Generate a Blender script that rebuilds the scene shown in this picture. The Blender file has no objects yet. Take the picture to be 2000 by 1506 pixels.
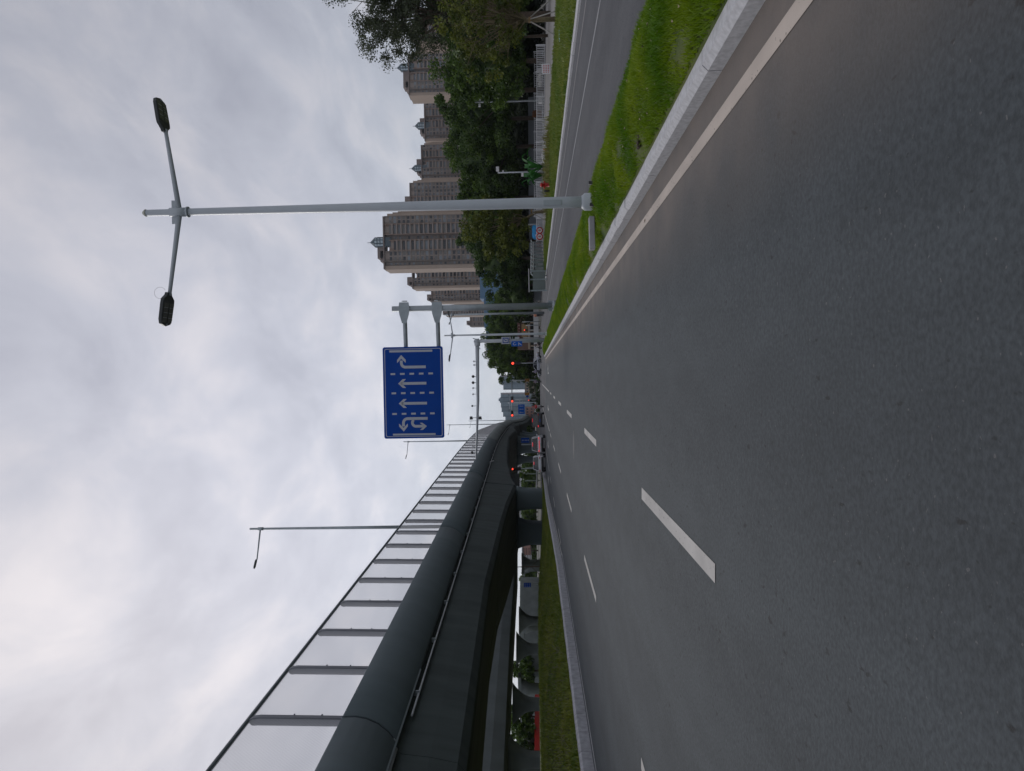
import bpy, bmesh, math, random
import numpy as np
from mathutils import Vector, Matrix
random.seed(7); RNG = np.random.default_rng(7)
C = bpy.context.scene
COL = C.collection
# ------------------------------------------------------------------ camera
F = 1450.0; HC = 1.4; S = 0.018                     # focal in 2000 px frame, eye height, crossfall of the road
d = Vector((20, -43, -F)).normalized()              # road direction in upright camera axes (right, up, back)
w = Vector((-S, 1, -(43 + 20 * S) / F)).normalized()
xr = d.cross(w)
RU = Vector((xr.x, d.x, w.x)); UU = Vector((xr.y, d.y, w.y)); BB = Vector((xr.z, d.z, w.z))
EYE = Vector((0, 0, HC))
cd = bpy.data.cameras.new('camera'); cam = bpy.data.objects.new('camera', cd); COL.objects.link(cam)
m = Matrix((-UU, RU, BB)).transposed().to_4x4(); m.translation = EYE
cam.matrix_world = m
cd.sensor_fit = 'HORIZONTAL'; cd.sensor_width = 36; cd.lens = 36 * F / 2000
cd.clip_end = 9000; cd.clip_start = 0.05
C.camera = cam
# ------------------------------------------------------------------ world
wd = bpy.data.worlds.new('World'); C.world = wd; wd.use_nodes = True
nt = wd.node_tree; nt.nodes.clear()
def N(t, **k):
    n = nt.nodes.new(t)
    for a, b in k.items(): setattr(n, a, b)
    return n
L = lambda a, b: nt.links.new(a, b)
SUN_EL = math.radians(34); SUN_AZ = math.radians(-24)         # azimuth from +Y, towards the right is positive
sky = N('ShaderNodeTexSky', sky_type='NISHITA', sun_disc=False, sun_elevation=SUN_EL, sun_rotation=SUN_AZ)
tc = N('ShaderNodeTexCoord')
sep = N('ShaderNodeSeparateXYZ'); L(tc.outputs['Generated'], sep.inputs[0])
def mth(op, a, b=None, c=None):
    n = N('ShaderNodeMath', operation=op)
    for i, v in enumerate((a, b, c)):
        if v is None: continue
        if isinstance(v, (int, float)): n.inputs[i].default_value = v
        else: L(v, n.inputs[i])
    return n.outputs[0]
den = mth('ADD', mth('MAXIMUM', sep.outputs[2], 0.0), 0.22)
cmb = N('ShaderNodeCombineXYZ')
L(mth('DIVIDE', sep.outputs[0], den), cmb.inputs[0]); L(mth('DIVIDE', sep.outputs[1], den), cmb.inputs[1])
n1 = N('ShaderNodeTexNoise'); n1.inputs['Scale'].default_value = 3.0; n1.inputs['Detail'].default_value = 7; n1.inputs['Roughness'].default_value = .56; n1.inputs['Distortion'].default_value = .35
mp = N('ShaderNodeMapping'); mp.inputs['Scale'].default_value = (1.35, .75, 1); mp.inputs['Location'].default_value = (3.1, 1.7, 0); mp.inputs['Rotation'].default_value = (0, 0, .5)
L(cmb.outputs[0], mp.inputs[0]); L(mp.outputs[0], n1.inputs['Vector'])
n2 = N('ShaderNodeTexNoise'); n2.inputs['Scale'].default_value = .8; n2.inputs['Detail'].default_value = 4
L(mp.outputs[0], n2.inputs['Vector'])
sd = N('ShaderNodeVectorMath', operation='DOT_PRODUCT'); sd.inputs[1].default_value = Vector((-.17, 1, .28)).normalized()
nrm = N('ShaderNodeVectorMath', operation='NORMALIZE'); L(tc.outputs['Generated'], nrm.inputs[0]); L(nrm.outputs[0], sd.inputs[0])
glow = mth('POWER', mth('MAXIMUM', sd.outputs['Value'], 0.0), 7.0)
cr = N('ShaderNodeValToRGB'); L(n1.outputs['Fac'], cr.inputs[0])
e = cr.color_ramp.elements
e[0].position = .33; e[0].color = (.36, .365, .42, 1)
e[1].position = .70; e[1].color = (.565, .545, .575, 1)
e2 = cr.color_ramp.elements.new(.5); e2.color = (.435, .44, .495, 1)
cloudmul = mth('ADD', mth('MULTIPLY', glow, 4.2), mth('MULTIPLY_ADD', n2.outputs['Fac'], 2.8, 4.9))
vm = N('ShaderNodeVectorMath', operation='SCALE'); L(cr.outputs[0], vm.inputs[0]); L(cloudmul, vm.inputs['Scale'])
# low band of bluish haze near the horizon
hz = mth('POWER', mth('SUBTRACT', 1.0, mth('MINIMUM', mth('MAXIMUM', sep.outputs[2], 0.0), 1.0)), 9.0)
mxh = N('ShaderNodeMix', data_type='RGBA'); L(mth('MULTIPLY', hz, .75), mxh.inputs[0]); L(vm.outputs[0], mxh.inputs[6]); mxh.inputs[7].default_value = (4.0, 4.75, 5.7, 1)
mx = N('ShaderNodeMix', data_type='RGBA'); mx.inputs[0].default_value = .93
L(sky.outputs[0], mx.inputs[6]); L(mxh.outputs[2], mx.inputs[7])
bg = N('ShaderNodeBackground'); bg.inputs['Strength'].default_value = .1
L(mx.outputs[2], bg.inputs[0]); out = N('ShaderNodeOutputWorld'); L(bg.outputs[0], out.inputs[0])
# ------------------------------------------------------------------ sun behind the overcast
sl = bpy.data.lights.new('sun', 'SUN'); sl.energy = .6; sl.angle = math.radians(20); sl.color = (1, .97, .93)
so = bpy.data.objects.new('sun', sl); COL.objects.link(so)
sv = Vector((math.sin(SUN_AZ) * math.cos(SUN_EL), math.cos(SUN_AZ) * math.cos(SUN_EL), math.sin(SUN_EL)))
so.rotation_euler = sv.to_track_quat('Z', 'Y').to_euler(); so.location = (0, 0, 60)
C.view_settings.view_transform = 'Standard'; C.view_settings.look = 'None'; C.view_settings.exposure = 0.5; C.view_settings.gamma = 1
C.render.engine = 'CYCLES'; C.cycles.max_bounces = 6; C.cycles.transparent_max_bounces = 24; C.cycles.volume_bounces = 0
# ------------------------------------------------------------------ helpers
def T(X, Z, H=0.0):
    """road-plane coordinates (across, along, above the road plane) -> world"""
    return Vector((X + S * (H - HC), Z, H - S * X))
def gz(X): return -S * max(-90, min(60, X))
def P(x, y, Y):
    """world point at depth Y seen at photo pixel (x, y)"""
    dr = (753 - y) * RU + (1000 - x) * UU - F * BB
    return EYE + dr * (Y / dr.y)
def tag(o, label=None, cat=None, group=None, kind=None):
    if label: o['label'] = label
    if cat: o['category'] = cat
    if group: o['group'] = group
    if kind: o['kind'] = kind
    return o
def empty(name, loc, label=None, cat=None, group=None, rz=0):
    o = bpy.data.objects.new(name, None); COL.objects.link(o); o.location = loc; o.rotation_euler = (0, 0, rz); o.empty_display_size = .2
    return tag(o, label, cat, group)
class MB:
    def __init__(s): s.v = []; s.f = []; s.mi = []; s.sm = []
    def add(s, vs, fs, smooth=False):
        b = len(s.v); s.v += [tuple(p) for p in vs]; s.f += [[b + i for i in f] for f in fs]; s.sm += [smooth] * len(fs); return s
    def box(s, c, size, rz=0, M=None, taper=1.0):
        hx, hy, hz = size[0] / 2, size[1] / 2, size[2] / 2
        R = Matrix.Rotation(rz, 3, 'Z') if M is None else M
        vs = []
        for k in (-1, 1):
            t = 1 if k < 0 else taper
            for i, j in ((-1, -1), (1, -1), (1, 1), (-1, 1)): vs.append(Vector(c) + R @ Vector((i * hx * t, j * hy * t, k * hz)))
        return s.add(vs, [(3, 2, 1, 0), (4, 5, 6, 7), (0, 1, 5, 4), (1, 2, 6, 5), (2, 3, 7, 6), (3, 0, 4, 7)])
    def tube(s, pts, r, n=10, cap=True, sx=1.0):
        pts = [Vector(p) for p in pts]
        rs = r if isinstance(r, (list, tuple)) else [r] * len(pts)
        prev = None; rings = []
        for i, p in enumerate(pts):
            t = (pts[min(i + 1, len(pts) - 1)] - pts[max(i - 1, 0)]).normalized()
            if prev is None:
                a = Vector((0, 0, 1)) if abs(t.z) < .9 else Vector((1, 0, 0))
                u = t.cross(a).normalized()
            else:
                u = (prev - t * prev.dot(t)).normalized()
            prev = u; v = t.cross(u)
            rings.append([p + (u * math.cos(2 * math.pi * k / n) * sx + v * math.sin(2 * math.pi * k / n)) * rs[i] for k in range(n)])
        vs = [q for g in rings for q in g]; fs = []
        for i in range(len(pts) - 1):
            for k in range(n):
                a = i * n + k; b = i * n + (k + 1) % n
                fs.append((a, a + n, b + n, b))
        s.add(vs, fs, True)
        if cap:
            s.add(rings[0], [tuple(range(n))]); s.add(rings[-1], [tuple(reversed(range(n)))])
        return s
    def prism(s, poly, th, M=Matrix.Identity(4)):
        """poly in local xy extruded along local z from 0 to th"""
        n = len(poly)
        vs = [M @ Vector((p[0], p[1], 0)) for p in poly] + [M @ Vector((p[0], p[1], th)) for p in poly]
        fs = [tuple(reversed(range(n))), tuple(range(n, 2 * n))] + [(i, (i + 1) % n, n + (i + 1) % n, n + i) for i in range(n)]
        return s.add(vs, fs)
    def loft(s, secs, close=True, caps=True, smooth=False):
        n = len(secs[0]); vs = [p for g in secs for p in g]; fs = []
        for i in range(len(secs) - 1):
            for k in range(n if close else n - 1):
                a = i * n + k; b = i * n + (k + 1) % n
                fs.append((a, b, b + n, a + n))
        s.add(vs, fs, smooth)
        if caps and close:
            s.add(secs[0], [tuple(reversed(range(n)))]); s.add(secs[-1], [tuple(range(n))])
        return s
    def build(s, name, mat, parent=None, bevel=0, seg=2, sub=0):
        me = bpy.data.meshes.new(name); me.from_pydata(s.v, [], s.f); me.update()
        me.polygons.foreach_set('use_smooth', s.sm)
        bm = bmesh.new(); bm.from_mesh(me); bmesh.ops.remove_doubles(bm, verts=bm.verts, dist=1e-5); bmesh.ops.recalc_face_normals(bm, faces=bm.faces); bm.to_mesh(me); bm.free()
        if mat: me.materials.append(mat)
        o = bpy.data.objects.new(name, me); COL.objects.link(o)
        if parent is not None:
            o.parent = parent; 
        if bevel:
            b = o.modifiers.new('bevel', 'BEVEL'); b.width = bevel; b.segments = seg; b.limit_method = 'ANGLE'; b.angle_limit = math.radians(40)
        if sub:
            b = o.modifiers.new('sub', 'SUBSURF'); b.levels = sub; b.render_levels = sub
        return o
def raw_mesh(name, V, Fq, mat, parent=None, smooth=False):
    """fast mesh from numpy: V (n,3), Fq (m,k) faces"""
    me = bpy.data.meshes.new(name); k = Fq.shape[1]
    me.vertices.add(len(V)); me.vertices.foreach_set('co', V.astype(np.float32).ravel())
    me.loops.add(Fq.size); me.loops.foreach_set('vertex_index', Fq.astype(np.int32).ravel())
    me.polygons.add(len(Fq)); me.polygons.foreach_set('loop_start', np.arange(0, Fq.size, k, dtype=np.int32))
    me.polygons.foreach_set('loop_total', np.full(len(Fq), k, dtype=np.int32))
    me.update(calc_edges=True)
    if smooth: me.polygons.foreach_set('use_smooth', [True] * len(Fq))
    me.materials.append(mat)
    o = bpy.data.objects.new(name, me); COL.objects.link(o)
    if parent is not None: o.parent = parent
    return o
def copy_tree(o, loc, rz=None, label=None, group=None, scale=None):
    c = o.copy(); COL.objects.link(c); c.location = loc
    if rz is not None: c.rotation_euler = (0, 0, rz)
    if scale: c.scale = scale
    if label: c['label'] = label
    if group: c['group'] = group
    elif group == '' and 'group' in c: del c['group']
    for ch in [q for q in bpy.data.objects if q.parent == o]:
        k = ch.copy(); COL.objects.link(k); k.parent = c
        for g in [q for q in bpy.data.objects if q.parent == ch]:
            k2 = g.copy(); COL.objects.link(k2); k2.parent = k
    return c
# ------------------------------------------------------------------ materials
MATS = {}
def mat(name, col, rough=.6, metal=0, var=.12, vscale=6.0, bump=0, bscale=40, spec=.5, emit=None, estr=0, stretch=None, col2=None, detail=5, coat=0):
    if name in MATS: return MATS[name]
    mt = bpy.data.materials.new(name); mt.use_nodes = True; t = mt.node_tree; b = t.nodes['Principled BSDF']
    b.inputs['Roughness'].default_value = rough; b.inputs['Metallic'].default_value = metal; b.inputs['Specular IOR Level'].default_value = spec
    b.inputs['Coat Weight'].default_value = coat
    tcn = t.nodes.new('ShaderNodeTexCoord'); mpn = t.nodes.new('ShaderNodeMapping'); t.links.new(tcn.outputs['Object'], mpn.inputs[0])
    if stretch: mpn.inputs['Scale'].default_value = stretch
    if var > 0:
        nz = t.nodes.new('ShaderNodeTexNoise'); nz.inputs['Scale'].default_value = vscale; nz.inputs['Detail'].default_value = detail
        t.links.new(mpn.outputs[0], nz.inputs['Vector'])
        rp = t.nodes.new('ShaderNodeValToRGB'); t.links.new(nz.outputs['Fac'], rp.inputs[0])
        c2 = col2 if col2 else tuple(c * (1 + var) for c in col)
        c1 = tuple(c * (1 - var) for c in col)
        rp.color_ramp.elements[0].position = .32; rp.color_ramp.elements[0].color = (*c1, 1)
        rp.color_ramp.elements[1].position = .68; rp.color_ramp.elements[1].color = (*c2, 1)
        t.links.new(rp.outputs[0], b.inputs['Base Color'])
    else: b.inputs['Base Color'].default_value = (*col, 1)
    if bump:
        nb = t.nodes.new('ShaderNodeTexNoise'); nb.inputs['Scale'].default_value = bscale; nb.inputs['Detail'].default_value = 4
        t.links.new(mpn.outputs[0], nb.inputs['Vector'])
        bp = t.nodes.new('ShaderNodeBump'); bp.inputs['Strength'].default_value = bump; bp.inputs['Distance'].default_value = .02
        t.links.new(nb.outputs['Fac'], bp.inputs['Height']); t.links.new(bp.outputs[0], b.inputs['Normal'])
    if emit:
        b.inputs['Emission Color'].default_value = (*emit, 1); b.inputs['Emission Strength'].default_value = estr
    MATS[name] = mt
    return mt
galv = mat('galvanised steel', (.38, .42, .44), .45, .35, .10, 3)
paintgrey = mat('light grey pole paint', (.50, .54, .57), .4, 0, .04, 2, spec=.4)
darkgrey = mat('dark lamp housing', (.05, .055, .055), .5)
ledm = mat('lamp lens', (.16, .16, .14), .25)
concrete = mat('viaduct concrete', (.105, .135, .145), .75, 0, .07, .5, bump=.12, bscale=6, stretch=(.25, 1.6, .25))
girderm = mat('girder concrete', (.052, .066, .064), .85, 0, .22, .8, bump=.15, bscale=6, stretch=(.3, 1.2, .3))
concrete2 = mat('pale concrete', (.20, .225, .22), .85, 0, .18, .6, bump=.2, bscale=5)
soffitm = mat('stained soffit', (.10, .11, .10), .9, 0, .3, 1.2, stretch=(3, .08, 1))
black = mat('black plastic', (.015, .015, .016), .5)
rubber = mat('tyre rubber', (.012, .012, .012), .8)
white = mat('white paint', (.74, .74, .74), .5, var=.05)
blue = mat('blue sign film', (.0, .058, .34), .6, 0, .05, 1.2, spec=.2)
signw = mat('sign reflective white', (.50, .52, .56), .4, var=.03)
redm = mat('red paint', (.5, .02, .015), .45)
stone = mat('kerb granite', (.53, .53, .55), .75, 0, .16, 24, bump=.12, bscale=90)
bark = mat('bark', (.10, .075, .055), .9, 0, .3, 8, bump=.5, bscale=15)
glassd = mat('dark window glass', (.02, .025, .03), .12, 0, .2, 3, spec=.8)
redlamp = mat('lit red lamp', (.6, .02, .01), .4, emit=(1, .04, .06), estr=.45)
siglamp = mat('lit red signal', (.6, .05, .02), .4, emit=(1, .06, .03), estr=1.5)

def asphalt(name, base, dusty):
    mt = bpy.data.materials.new(name); mt.use_nodes = True; t = mt.node_tree; b = t.nodes['Principled BSDF']
    def n(k, **kw):
        q = t.nodes.new(k)
        for a, v in kw.items(): setattr(q, a, v)
        return q
    l = t.links.new
    tcn = n('ShaderNodeTexCoord')
    def noise(sc, det=3, stretch=None, rough=.5):
        q = n('ShaderNodeTexNoise'); q.inputs['Scale'].default_value = sc; q.inputs['Detail'].default_value = det; q.inputs['Roughness'].default_value = rough
        if stretch:
            mpp = n('ShaderNodeMapping'); mpp.inputs['Scale'].default_value = stretch; l(tcn.outputs['Object'], mpp.inputs[0]); l(mpp.outputs[0], q.inputs['Vector'])
        else: l(tcn.outputs['Object'], q.inputs['Vector'])
        return q.outputs['Fac']
    def ramp(f, p0, c0, p1, c1):
        q = n('ShaderNodeValToRGB'); l(f, q.inputs[0]); q.color_ramp.elements[0].position = p0; q.color_ramp.elements[0].color = (*c0, 1); q.color_ramp.elements[1].position = p1; q.color_ramp.elements[1].color = (*c1, 1)
        return q.outputs[0]
    def mix(f, a, bb, typ='MIX'):
        q = n('ShaderNodeMix', data_type='RGBA', blend_type=typ)
        if isinstance(f, float): q.inputs[0].default_value = f
        else: l(f, q.inputs[0])
        l(a, q.inputs[6]); l(bb, q.inputs[7]); return q.outputs[2]
    B = Vector(base)
    big = ramp(noise(.22, 4, (1, .25, 1)), .3, B * .94, .7, B * 1.05)
    fine = ramp(noise(40, 5), .34, (.68,) * 3, .68, (1.28,) * 3)
    c = mix(.75, big, fine, 'MULTIPLY')
    speck = ramp(noise(42, 2, rough=.3), .745, (0, 0, 0), .775, (1, 1, 1))       # pale chips
    q = n('ShaderNodeRGB'); q.outputs[0].default_value = (.13, .13, .132, 1)
    c = mix(speck, c, q.outputs[0])
    dk = ramp(noise(17, 3, (1, .5, 1)), .675, (0, 0, 0), .73, (1, 1, 1))        # dark pits
    q2 = n('ShaderNodeRGB'); q2.outputs[0].default_value = (.032, .034, .036, 1)
    c = mix(dk, c, q2.outputs[0])
    # wheel tracks, worn smooth and slightly paler, with patchy oil-dark strips between
    spx = n('ShaderNodeSeparateXYZ'); l(tcn.outputs['Object'], spx.inputs[0])
    wv = n('ShaderNodeMath', operation='MULTIPLY'); l(spx.outputs[0], wv.inputs[0]); wv.inputs[1].default_value = 2 * math.pi / 1.72
    sn = n('ShaderNodeMath', operation='SINE'); l(wv.outputs[0], sn.inputs[0])
    ml = n('ShaderNodeMath', operation='MULTIPLY'); l(sn.outputs[0], ml.inputs[0]); l(noise(.5, 3, (1, .12, 1)), ml.inputs[1])
    ad = n('ShaderNodeMath', operation='MULTIPLY_ADD'); l(ml.outputs[0], ad.inputs[0]); ad.inputs[1].default_value = .5; ad.inputs[2].default_value = .5
    c = mix(.8, c, ramp(ad.outputs[0], .2, (.88, .88, .89), .8, (1.10, 1.10, 1.10)), 'MULTIPLY')
    c = mix(.9, c, ramp(noise(3.5, 5, (1, .35, 1)), .35, (.90, .90, .90), .65, (1.08, 1.08, 1.08)), 'MULTIPLY')
    if dusty:
        # pale dust swept against the right-hand kerb line (x 0.9 .. 2.3)
        sp = n('ShaderNodeSeparateXYZ'); l(tcn.outputs['Object'], sp.inputs[0])
        mr = n('ShaderNodeMapRange', interpolation_type='SMOOTHSTEP'); mr.inputs[1].default_value = .75; mr.inputs[2].default_value = 2.1; l(sp.outputs[0], mr.inputs[0])
        nn = noise(1.1, 5)
        mm = n('ShaderNodeMath', operation='MULTIPLY', use_clamp=True); nn2 = n('ShaderNodeMath', operation='MULTIPLY'); l(nn, nn2.inputs[0]); nn2.inputs[1].default_value = 1.45; nn = nn2.outputs[0]; l(mr.outputs[0], mm.inputs[0]); l(nn, mm.inputs[1])
        q3 = n('ShaderNodeRGB'); q3.outputs[0].default_value = (.20, .168, .145, 1)
        c = mix(mm.outputs[0], c, q3.outputs[0])
    l(c, b.inputs['Base Color']); b.inputs['Roughness'].default_value = .82; b.inputs['Specular IOR Level'].default_value = .35
    bp = n('ShaderNodeBump'); bp.inputs['Strength'].default_value = .35; bp.inputs['Distance'].default_value = .01
    l(noise(75, 3), bp.inputs['Height']); l(bp.outputs[0], b.inputs['Normal'])
    return mt
road_m = asphalt('asphalt', (.063, .0735, .0805), True)
side_m = asphalt('asphalt side road', (.092, .094, .10), False)
def worn_paint(name, col):
    mt = mat(name, col, .7, 0, .14, 3, stretch=(1, .4, 1)); t = mt.node_tree; b = t.nodes['Principled BSDF']
    nz = t.nodes.new('ShaderNodeTexNoise'); nz.inputs['Scale'].default_value = 26; nz.inputs['Detail'].default_value = 4
    tcn = t.nodes.new('ShaderNodeTexCoord'); t.links.new(tcn.outputs['Object'], nz.inputs['Vector'])
    r = t.nodes.new('ShaderNodeValToRGB'); r.color_ramp.elements[0].position = .285; r.color_ramp.elements[1].position = .34
    t.links.new(nz.outputs['Fac'], r.inputs[0]); t.links.new(r.outputs[0], b.inputs['Alpha'])
    return mt
line_m = worn_paint('road paint', (.47, .45, .425)); line_y = worn_paint('road paint dusty', (.50, .43, .37)); line_thin = worn_paint('road paint grey', (.30, .30, .31))
grassbase = mat('grass soil', (.06, .125, .008), .95, 0, .4, 2.2, bump=.6, bscale=30, col2=(.11, .13, .025), stretch=(1, .4, 1))
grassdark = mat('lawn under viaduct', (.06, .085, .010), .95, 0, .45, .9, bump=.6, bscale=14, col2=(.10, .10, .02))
def leafmat(name, c1, c2, scale=1.2, trans=.25):
    mt = bpy.data.materials.new(name); mt.use_nodes = True; t = mt.node_tree; t.nodes.clear()
    o = t.nodes.new('ShaderNodeOutputMaterial'); dfs = t.nodes.new('ShaderNodeBsdfDiffuse'); tr = t.nodes.new('ShaderNodeBsdfTranslucent'); mxn = t.nodes.new('ShaderNodeMixShader'); mxn.inputs[0].default_value = trans
    gl = t.nodes.new('ShaderNodeBsdfGlossy'); gl.inputs['Roughness'].default_value = .45; mx2 = t.nodes.new('ShaderNodeMixShader'); mx2.inputs[0].default_value = .04
    tcn = t.nodes.new('ShaderNodeTexCoord'); nz = t.nodes.new('ShaderNodeTexNoise'); nz.inputs['Scale'].default_value = scale; nz.inputs['Detail'].default_value = 5
    t.links.new(tcn.outputs['Object'], nz.inputs['Vector'])
    r = t.nodes.new('ShaderNodeValToRGB'); r.color_ramp.elements[0].position = .36; r.color_ramp.elements[0].color = (*c1, 1); r.color_ramp.elements[1].position = .66; r.color_ramp.elements[1].color = (*c2, 1)
    t.links.new(nz.outputs['Fac'], r.inputs[0])
    for q in (dfs, tr): t.links.new(r.outputs[0], q.inputs[0])
    t.links.new(dfs.outputs[0], mxn.inputs[1]); t.links.new(tr.outputs[0], mxn.inputs[2])
    t.links.new(mxn.outputs[0], mx2.inputs[1]); t.links.new(gl.outputs[0], mx2.inputs[2]); t.links.new(mx2.outputs[0], o.inputs[0])
    return mt
grass_m = leafmat('grass blades', (.10, .22, .002), (.26, .355, .010), 1.3)
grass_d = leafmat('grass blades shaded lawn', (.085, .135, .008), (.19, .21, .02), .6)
leaf_dark = leafmat('leaves dark green', (.02, .05, .008), (.085, .15, .02), .7)
leaf_mid = leafmat('leaves mid green', (.02, .055, .005), (.13, .215, .022), .8)
leaf_shaded = leafmat('leaves painted shade green', (.012, .024, .006), (.035, .055, .01), .7)  # understorey shade put into the leaf colour
leaf_olive = leafmat('leaves olive', (.045, .07, .010), (.19, .215, .03), .8)
leaf_pale = leafmat('leaves grey green', (.045, .06, .03), (.09, .11, .05), .6)
leaf_banana = leafmat('leaves banana', (.02, .11, .02), (.05, .2, .04), 2)
# ================================================================== GROUND, ROADS
def sheet(name, pts, mt, kind='structure'):
    o = MB().add(pts, [tuple(range(len(pts)))]).build(name, mt); tag(o, kind=kind); return o
def strip(name, xa, xb, zs, H, mt, kind='structure'):
    """strip between X=xa(z) and X=xb(z), height H(u) with u 0..1 across"""
    K = 8 if callable(H) else 1
    vs = []; fs = []
    for z in zs:
        a = xa(z) if callable(xa) else xa; b = xb(z) if callable(xb) else xb
        for k in range(K + 1):
            u = k / K; vs.append(T(a + (b - a) * u, z, H(u) if callable(H) else H))
    for i in range(len(zs) - 1):
        for k in range(K):
            p = i * (K + 1) + k; fs.append((p, p + 1, p + K + 2, p + K + 1))
    o = MB().add(vs, fs, True).build(name, mt); tag(o, kind=kind); return o
groundm = mat('dry ground', (.13, .13, .11), .95, 0, .25, .15, bump=.2, bscale=3)
# big ground sheet : follows the crossfall near the road, level further out
xs = [-1270, -90, 60, 1270]
vs = []
for z in (-60, 2570):
    for X in xs: vs.append((X, z, gz(X) - .03))
o = MB().add(vs, [(0, 1, 5, 4), (1, 2, 6, 5), (2, 3, 7, 6)]).build('ground', groundm); tag(o, kind='structure')
def lk(z):            # left kerb line
    if z < 36: return -9.15
    if z < 68: return -9.15 - (z - 36) / 32 * 2.4
    return -11.55 - (z - 68) / 27 * .9
ZS = [-20, -5, 2, 5, 10, 20, 30, 36, 40, 45, 50, 55, 60, 64, 68, 75, 85, 95]
strip('main_road', lk, 2.27, ZS, 0.0, road_m)
strip('side_road', 4.05, 11.1, [-20, 5, 20, 40, 60, 88, 96], 0.001, side_m)
strip('road_junction', -46, 30, [95, 125, 150], -.004, side_m)
strip('road_beyond', -14, 6, [150, 300, 800], -.004, side_m)
strip('verge_tip_road', 2.27, 4.05, [91, 95], -.003, side_m)
# markings
def mark(name, x0, x1, z0, z1, mt=line_m, h=.005):
    n = max(1, int((z1 - z0) / 12)); zs = [z0 + (z1 - z0) * i / n for i in range(n + 1)]
    return strip(name, x0, x1, zs, h, mt)
X1, X2, X3 = -1.53, -5.05, -8.80
def dashes(X, ks, wd=.15):
    mb = MB()
    for k in ks:
        z0 = 5.75 + 10.95 * k; z1 = z0 + 3.9
        mb.add([T(X - wd / 2, z0, .005), T(X + wd / 2, z0, .005), T(X + wd / 2, z1, .005), T(X - wd / 2, z1, .005)], [(0, 1, 2, 3)])
    o = mb.build('lane_markings', line_m); tag(o, kind='structure'); return o
dashes(X1, range(0, 6)); dashes(X2, range(0, 6)); dashes(X3, (3, 4, 5), .13)
mark('lane_markings', X1 - .07, X1 + .07, 70, 128); mark('lane_markings', X2 - .07, X2 + .07, 67, 128); mark('lane_markings', X3 - .07, X3 + .07, 68, 100)
mark('edge_line', 1.875, 2.0, -5, 89, line_y)
strip('edge_line', lambda z: -8.95, lambda z: -8.83, [0, 12, 24, 37], .005, line_thin)
strip('edge_line', lambda z: lk(z) + .16, lambda z: lk(z) + .28, [37, 45, 55, 64, 68, 75, 85, 94], .005, line_m)
strip('stop_line', -12.0, 2.0, [88.4, 88.9], .006, line_thin)
strip('stop_line', -12.0, 2.2, [128, 128.5], .006, line_m)
mark('side_road_line', 7.83, 7.96, -5, 90, line_thin); mark('side_road_line', 9.95, 10.15, -5, 90, mat('concrete gutter', (.2, .19, .19), .8))
mark('side_road_line', 4.3, 4.42, 62, 92, line_thin)
def flat_arrow(name, X, z, L_=5.5, turn=0):
    """lane arrow painted on the road, turn -1 left, 0 ahead, 1 right"""
    w_ = .14; pl = [(-w_ / 2, 0), (w_ / 2, 0), (w_ / 2, L_ * .6), (.42, L_ * .6), (0, L_), (-.42, L_ * .6), (-w_ / 2, L_ * .6)]
    if turn:
        pl = [(-w_ / 2, 0), (w_ / 2, 0), (w_ / 2, L_ * .5)] + [(turn * .35, L_ * .5), (turn * .35, L_ * .38), (turn * 1.0, L_ * .62), (turn * .35, L_ * .86), (turn * .35, L_ * .72), (-w_ / 2 * turn, L_ * .72)]
        if turn < 0: pl = [(-w_ / 2, 0), (w_ / 2, 0), (w_ / 2, L_ * .72), (-.35, L_ * .72), (-.35, L_ * .86), (-1, L_ * .62), (-.35, L_ * .38), (-.35, L_ * .5), (-w_ / 2, L_ * .5)]
    o = MB().add([T(X + a, z + b, .006) for a, b in pl], [tuple(range(len(pl)))]).build(name, line_m); tag(o, kind='structure')
flat_arrow('lane_arrow', -10.0, 70, turn=-1); flat_arrow('lane_arrow', -6.9, 70); flat_arrow('lane_arrow', -3.3, 70); flat_arrow('lane_arrow', .2, 71, turn=1)
# round manhole cover, barely darker than the road
mb = MB(); c0 = T(-2.45, 26.2, .005)
for r0, r1 in ((.44, .50), (0, .40)):
    n = 32; vs = []
    for k in range(n):
        a = 2 * math.pi * k / n
        for r in (r0, r1): vs.append(c0 + Vector((math.cos(a) * r, math.sin(a) * r, -S * math.cos(a) * r)))
    mb.add(vs, [(2 * k, 2 * k + 1, 2 * ((k + 1) % n) + 1, 2 * ((k + 1) % n)) for k in range(n)])
tag(mb.build('manhole_cover', mat('manhole iron', (.085, .088, .09), .7)), 'round iron manhole cover set flush in the middle traffic lane', 'manhole cover')
# kerbs : single stones laid in a row
def kerb(xf, wd, hh, z0, z1, step, mt=stone, chamfer=.045):
    mb = MB(); z = z0; i = 0
    while z < z1:
        a = xf(z); ze = min(z + step, z1); b = xf(ze); dj = random.uniform(-.006, .006); hj = random.uniform(-.005, .005)
        s_ = 1 if wd > 0 else -1
        def sec(X, zz): return [T(X, zz, -.06), T(X + dj, zz, hh - chamfer + hj), T(X + s_ * chamfer + dj, zz, hh + hj), T(X + wd + dj, zz, hh + hj), T(X + wd, zz, -.06)]
        mb.loft([sec(a, z + .008), sec(b, ze - .008)])
        z = ze; i += 1
    o = mb.build('kerb', mt); tag(o, kind='structure'); return o
kerb(lambda z: 2.27, .17, .15, -6, 10.3, 2.9)
kerb(lambda z: 2.27, .17, .15, 10.3, 12.8, .62)
kerb(lambda z: 2.27, .17, .15, 12.8, 91, 1.9)
kerb(lambda z: 4.05, -.12, .13, -6, 91, 1.0)
kerb(lk, -.22, .30, 6, 95, 1.0, mat('kerb granite large', (.36, .36, .38), .75, 0, .2, 7, bump=.15, bscale=60), .05)
kerb(lambda z: 11.1, .14, .12, 6, 88, 1.0)
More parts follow.
